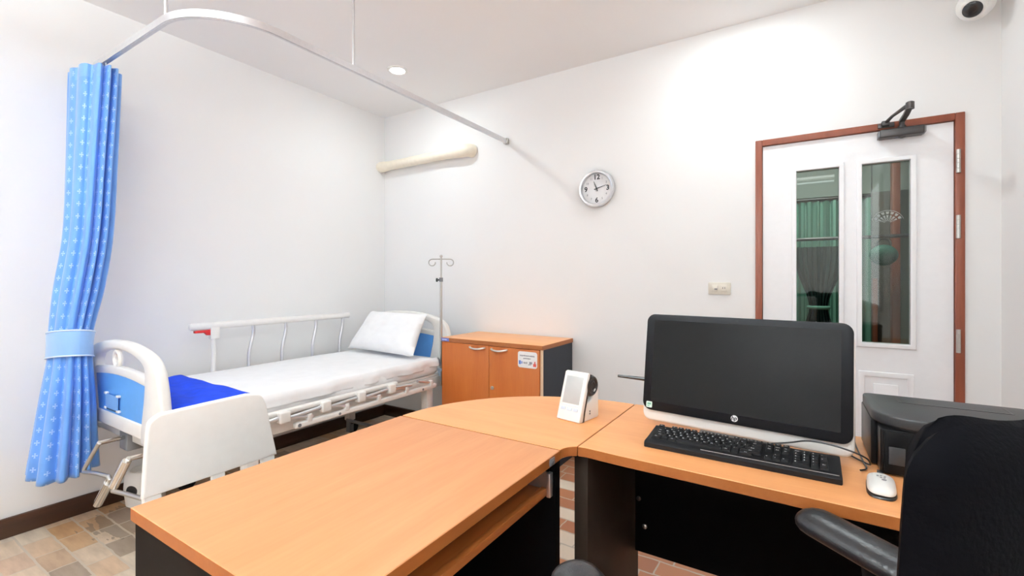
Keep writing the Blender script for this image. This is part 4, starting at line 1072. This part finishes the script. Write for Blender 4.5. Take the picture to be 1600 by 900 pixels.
# unseen glowing panes added behind the viewer to brighten the walls
def added_window(name, axis, a0, a1, z0, z1, at, energy):
    w_ = bpy.data.objects.new(name, None); COL.objects.link(w_); OFF[w_] = Vector((0, 0, 0)); struct(w_, 'frosted glowing pane added behind the viewer as fill light', 'added_window')
    s_ = 1 if axis == 'y' else -1
    lo, hi = (at, at+.03) if s_ > 0 else (at-.03, at)
    o = [(a0-.06, z0-.06), (a1+.06, z0-.06), (a1+.06, z1+.06), (a0-.06, z1+.06)]; i = [(a0, z0), (a1, z0), (a1, z1), (a0, z1)]
    m = MB(); m.ring(o, i, axis, lo, hi); mid = (a0+a1)/2; m.prism([(mid-.025, z0), (mid+.025, z0), (mid+.025, z1), (mid-.025, z1)], axis, lo, hi); m.build('fill_pane_frame', M['white'], w_)
    m = MB(); m.prism(i, axis, at+.002*s_, at+.008*s_); m.build('fill_pane', M['pane_glow'], w_)
    ld = bpy.data.lights.new('pane_fill', 'AREA'); ld.shape = 'RECTANGLE'; ld.size = a1-a0; ld.size_y = z1-z0; ld.energy = energy; ld.color = LC
    lo_ = bpy.data.objects.new('pane_fill', ld); COL.objects.link(lo_)
    c = at+.034*s_
    if axis == 'y': lo_.location = (mid, c, (z0+z1)/2); lo_.rotation_euler = (PI/2, 0, 0)
    else: lo_.location = (c, mid, (z0+z1)/2); lo_.rotation_euler = (PI/2, 0, PI/2)
added_window('added_window_1', 'y', -1.5, -.5, 1.5, 2.35, YF, 5)
added_window('added_window_2', 'x', -2.3, -.5, .95, 2.35, XR, 4)
# one weak lamp in the next room
ld = bpy.data.lights.new('hall_lamp', 'AREA'); ld.shape = 'DISK'; ld.size = .3; ld.energy = 27; ld.color = (1, 1, .97)
lo = bpy.data.objects.new('hall_lamp', ld); lo.location = (.1, 3.9, 2.43); COL.objects.link(lo)

w = bpy.data.worlds.new('room_world'); scene.world = w; w.use_nodes = True
w.node_tree.nodes['Background'].inputs[0].default_value = (.8, .85, .9, 1); w.node_tree.nodes['Background'].inputs[1].default_value = .02

# ------------------------------------------------------------------ camera
F_PX, Y0_PX, YAW = 716.8, 437., math.radians(31.98)
cd = bpy.data.cameras.new('camera'); cd.sensor_fit = 'HORIZONTAL'; cd.sensor_width = 36; cd.lens = 36*F_PX/1600
cd.shift_y = (Y0_PX-450)/1600; cd.clip_start = .02
co = bpy.data.objects.new('camera', cd); COL.objects.link(co)
co.location = (0, 0, CAM_H); co.rotation_euler = (PI/2, 0, YAW); scene.camera = co

scene.view_settings.view_transform = 'Standard'; scene.view_settings.look = 'None'
scene.view_settings.gamma = 1; scene.view_settings.use_curve_mapping = False; scene.view_settings.exposure = -.09
cy = scene.cycles; cy.max_bounces = 14; cy.diffuse_bounces = 8; cy.glossy_bounces = 5; cy.transparent_max_bounces = 12
cy.use_denoising = True; cy.caustics_reflective = False; cy.caustics_refractive = False; cy.sample_clamp_indirect = 8
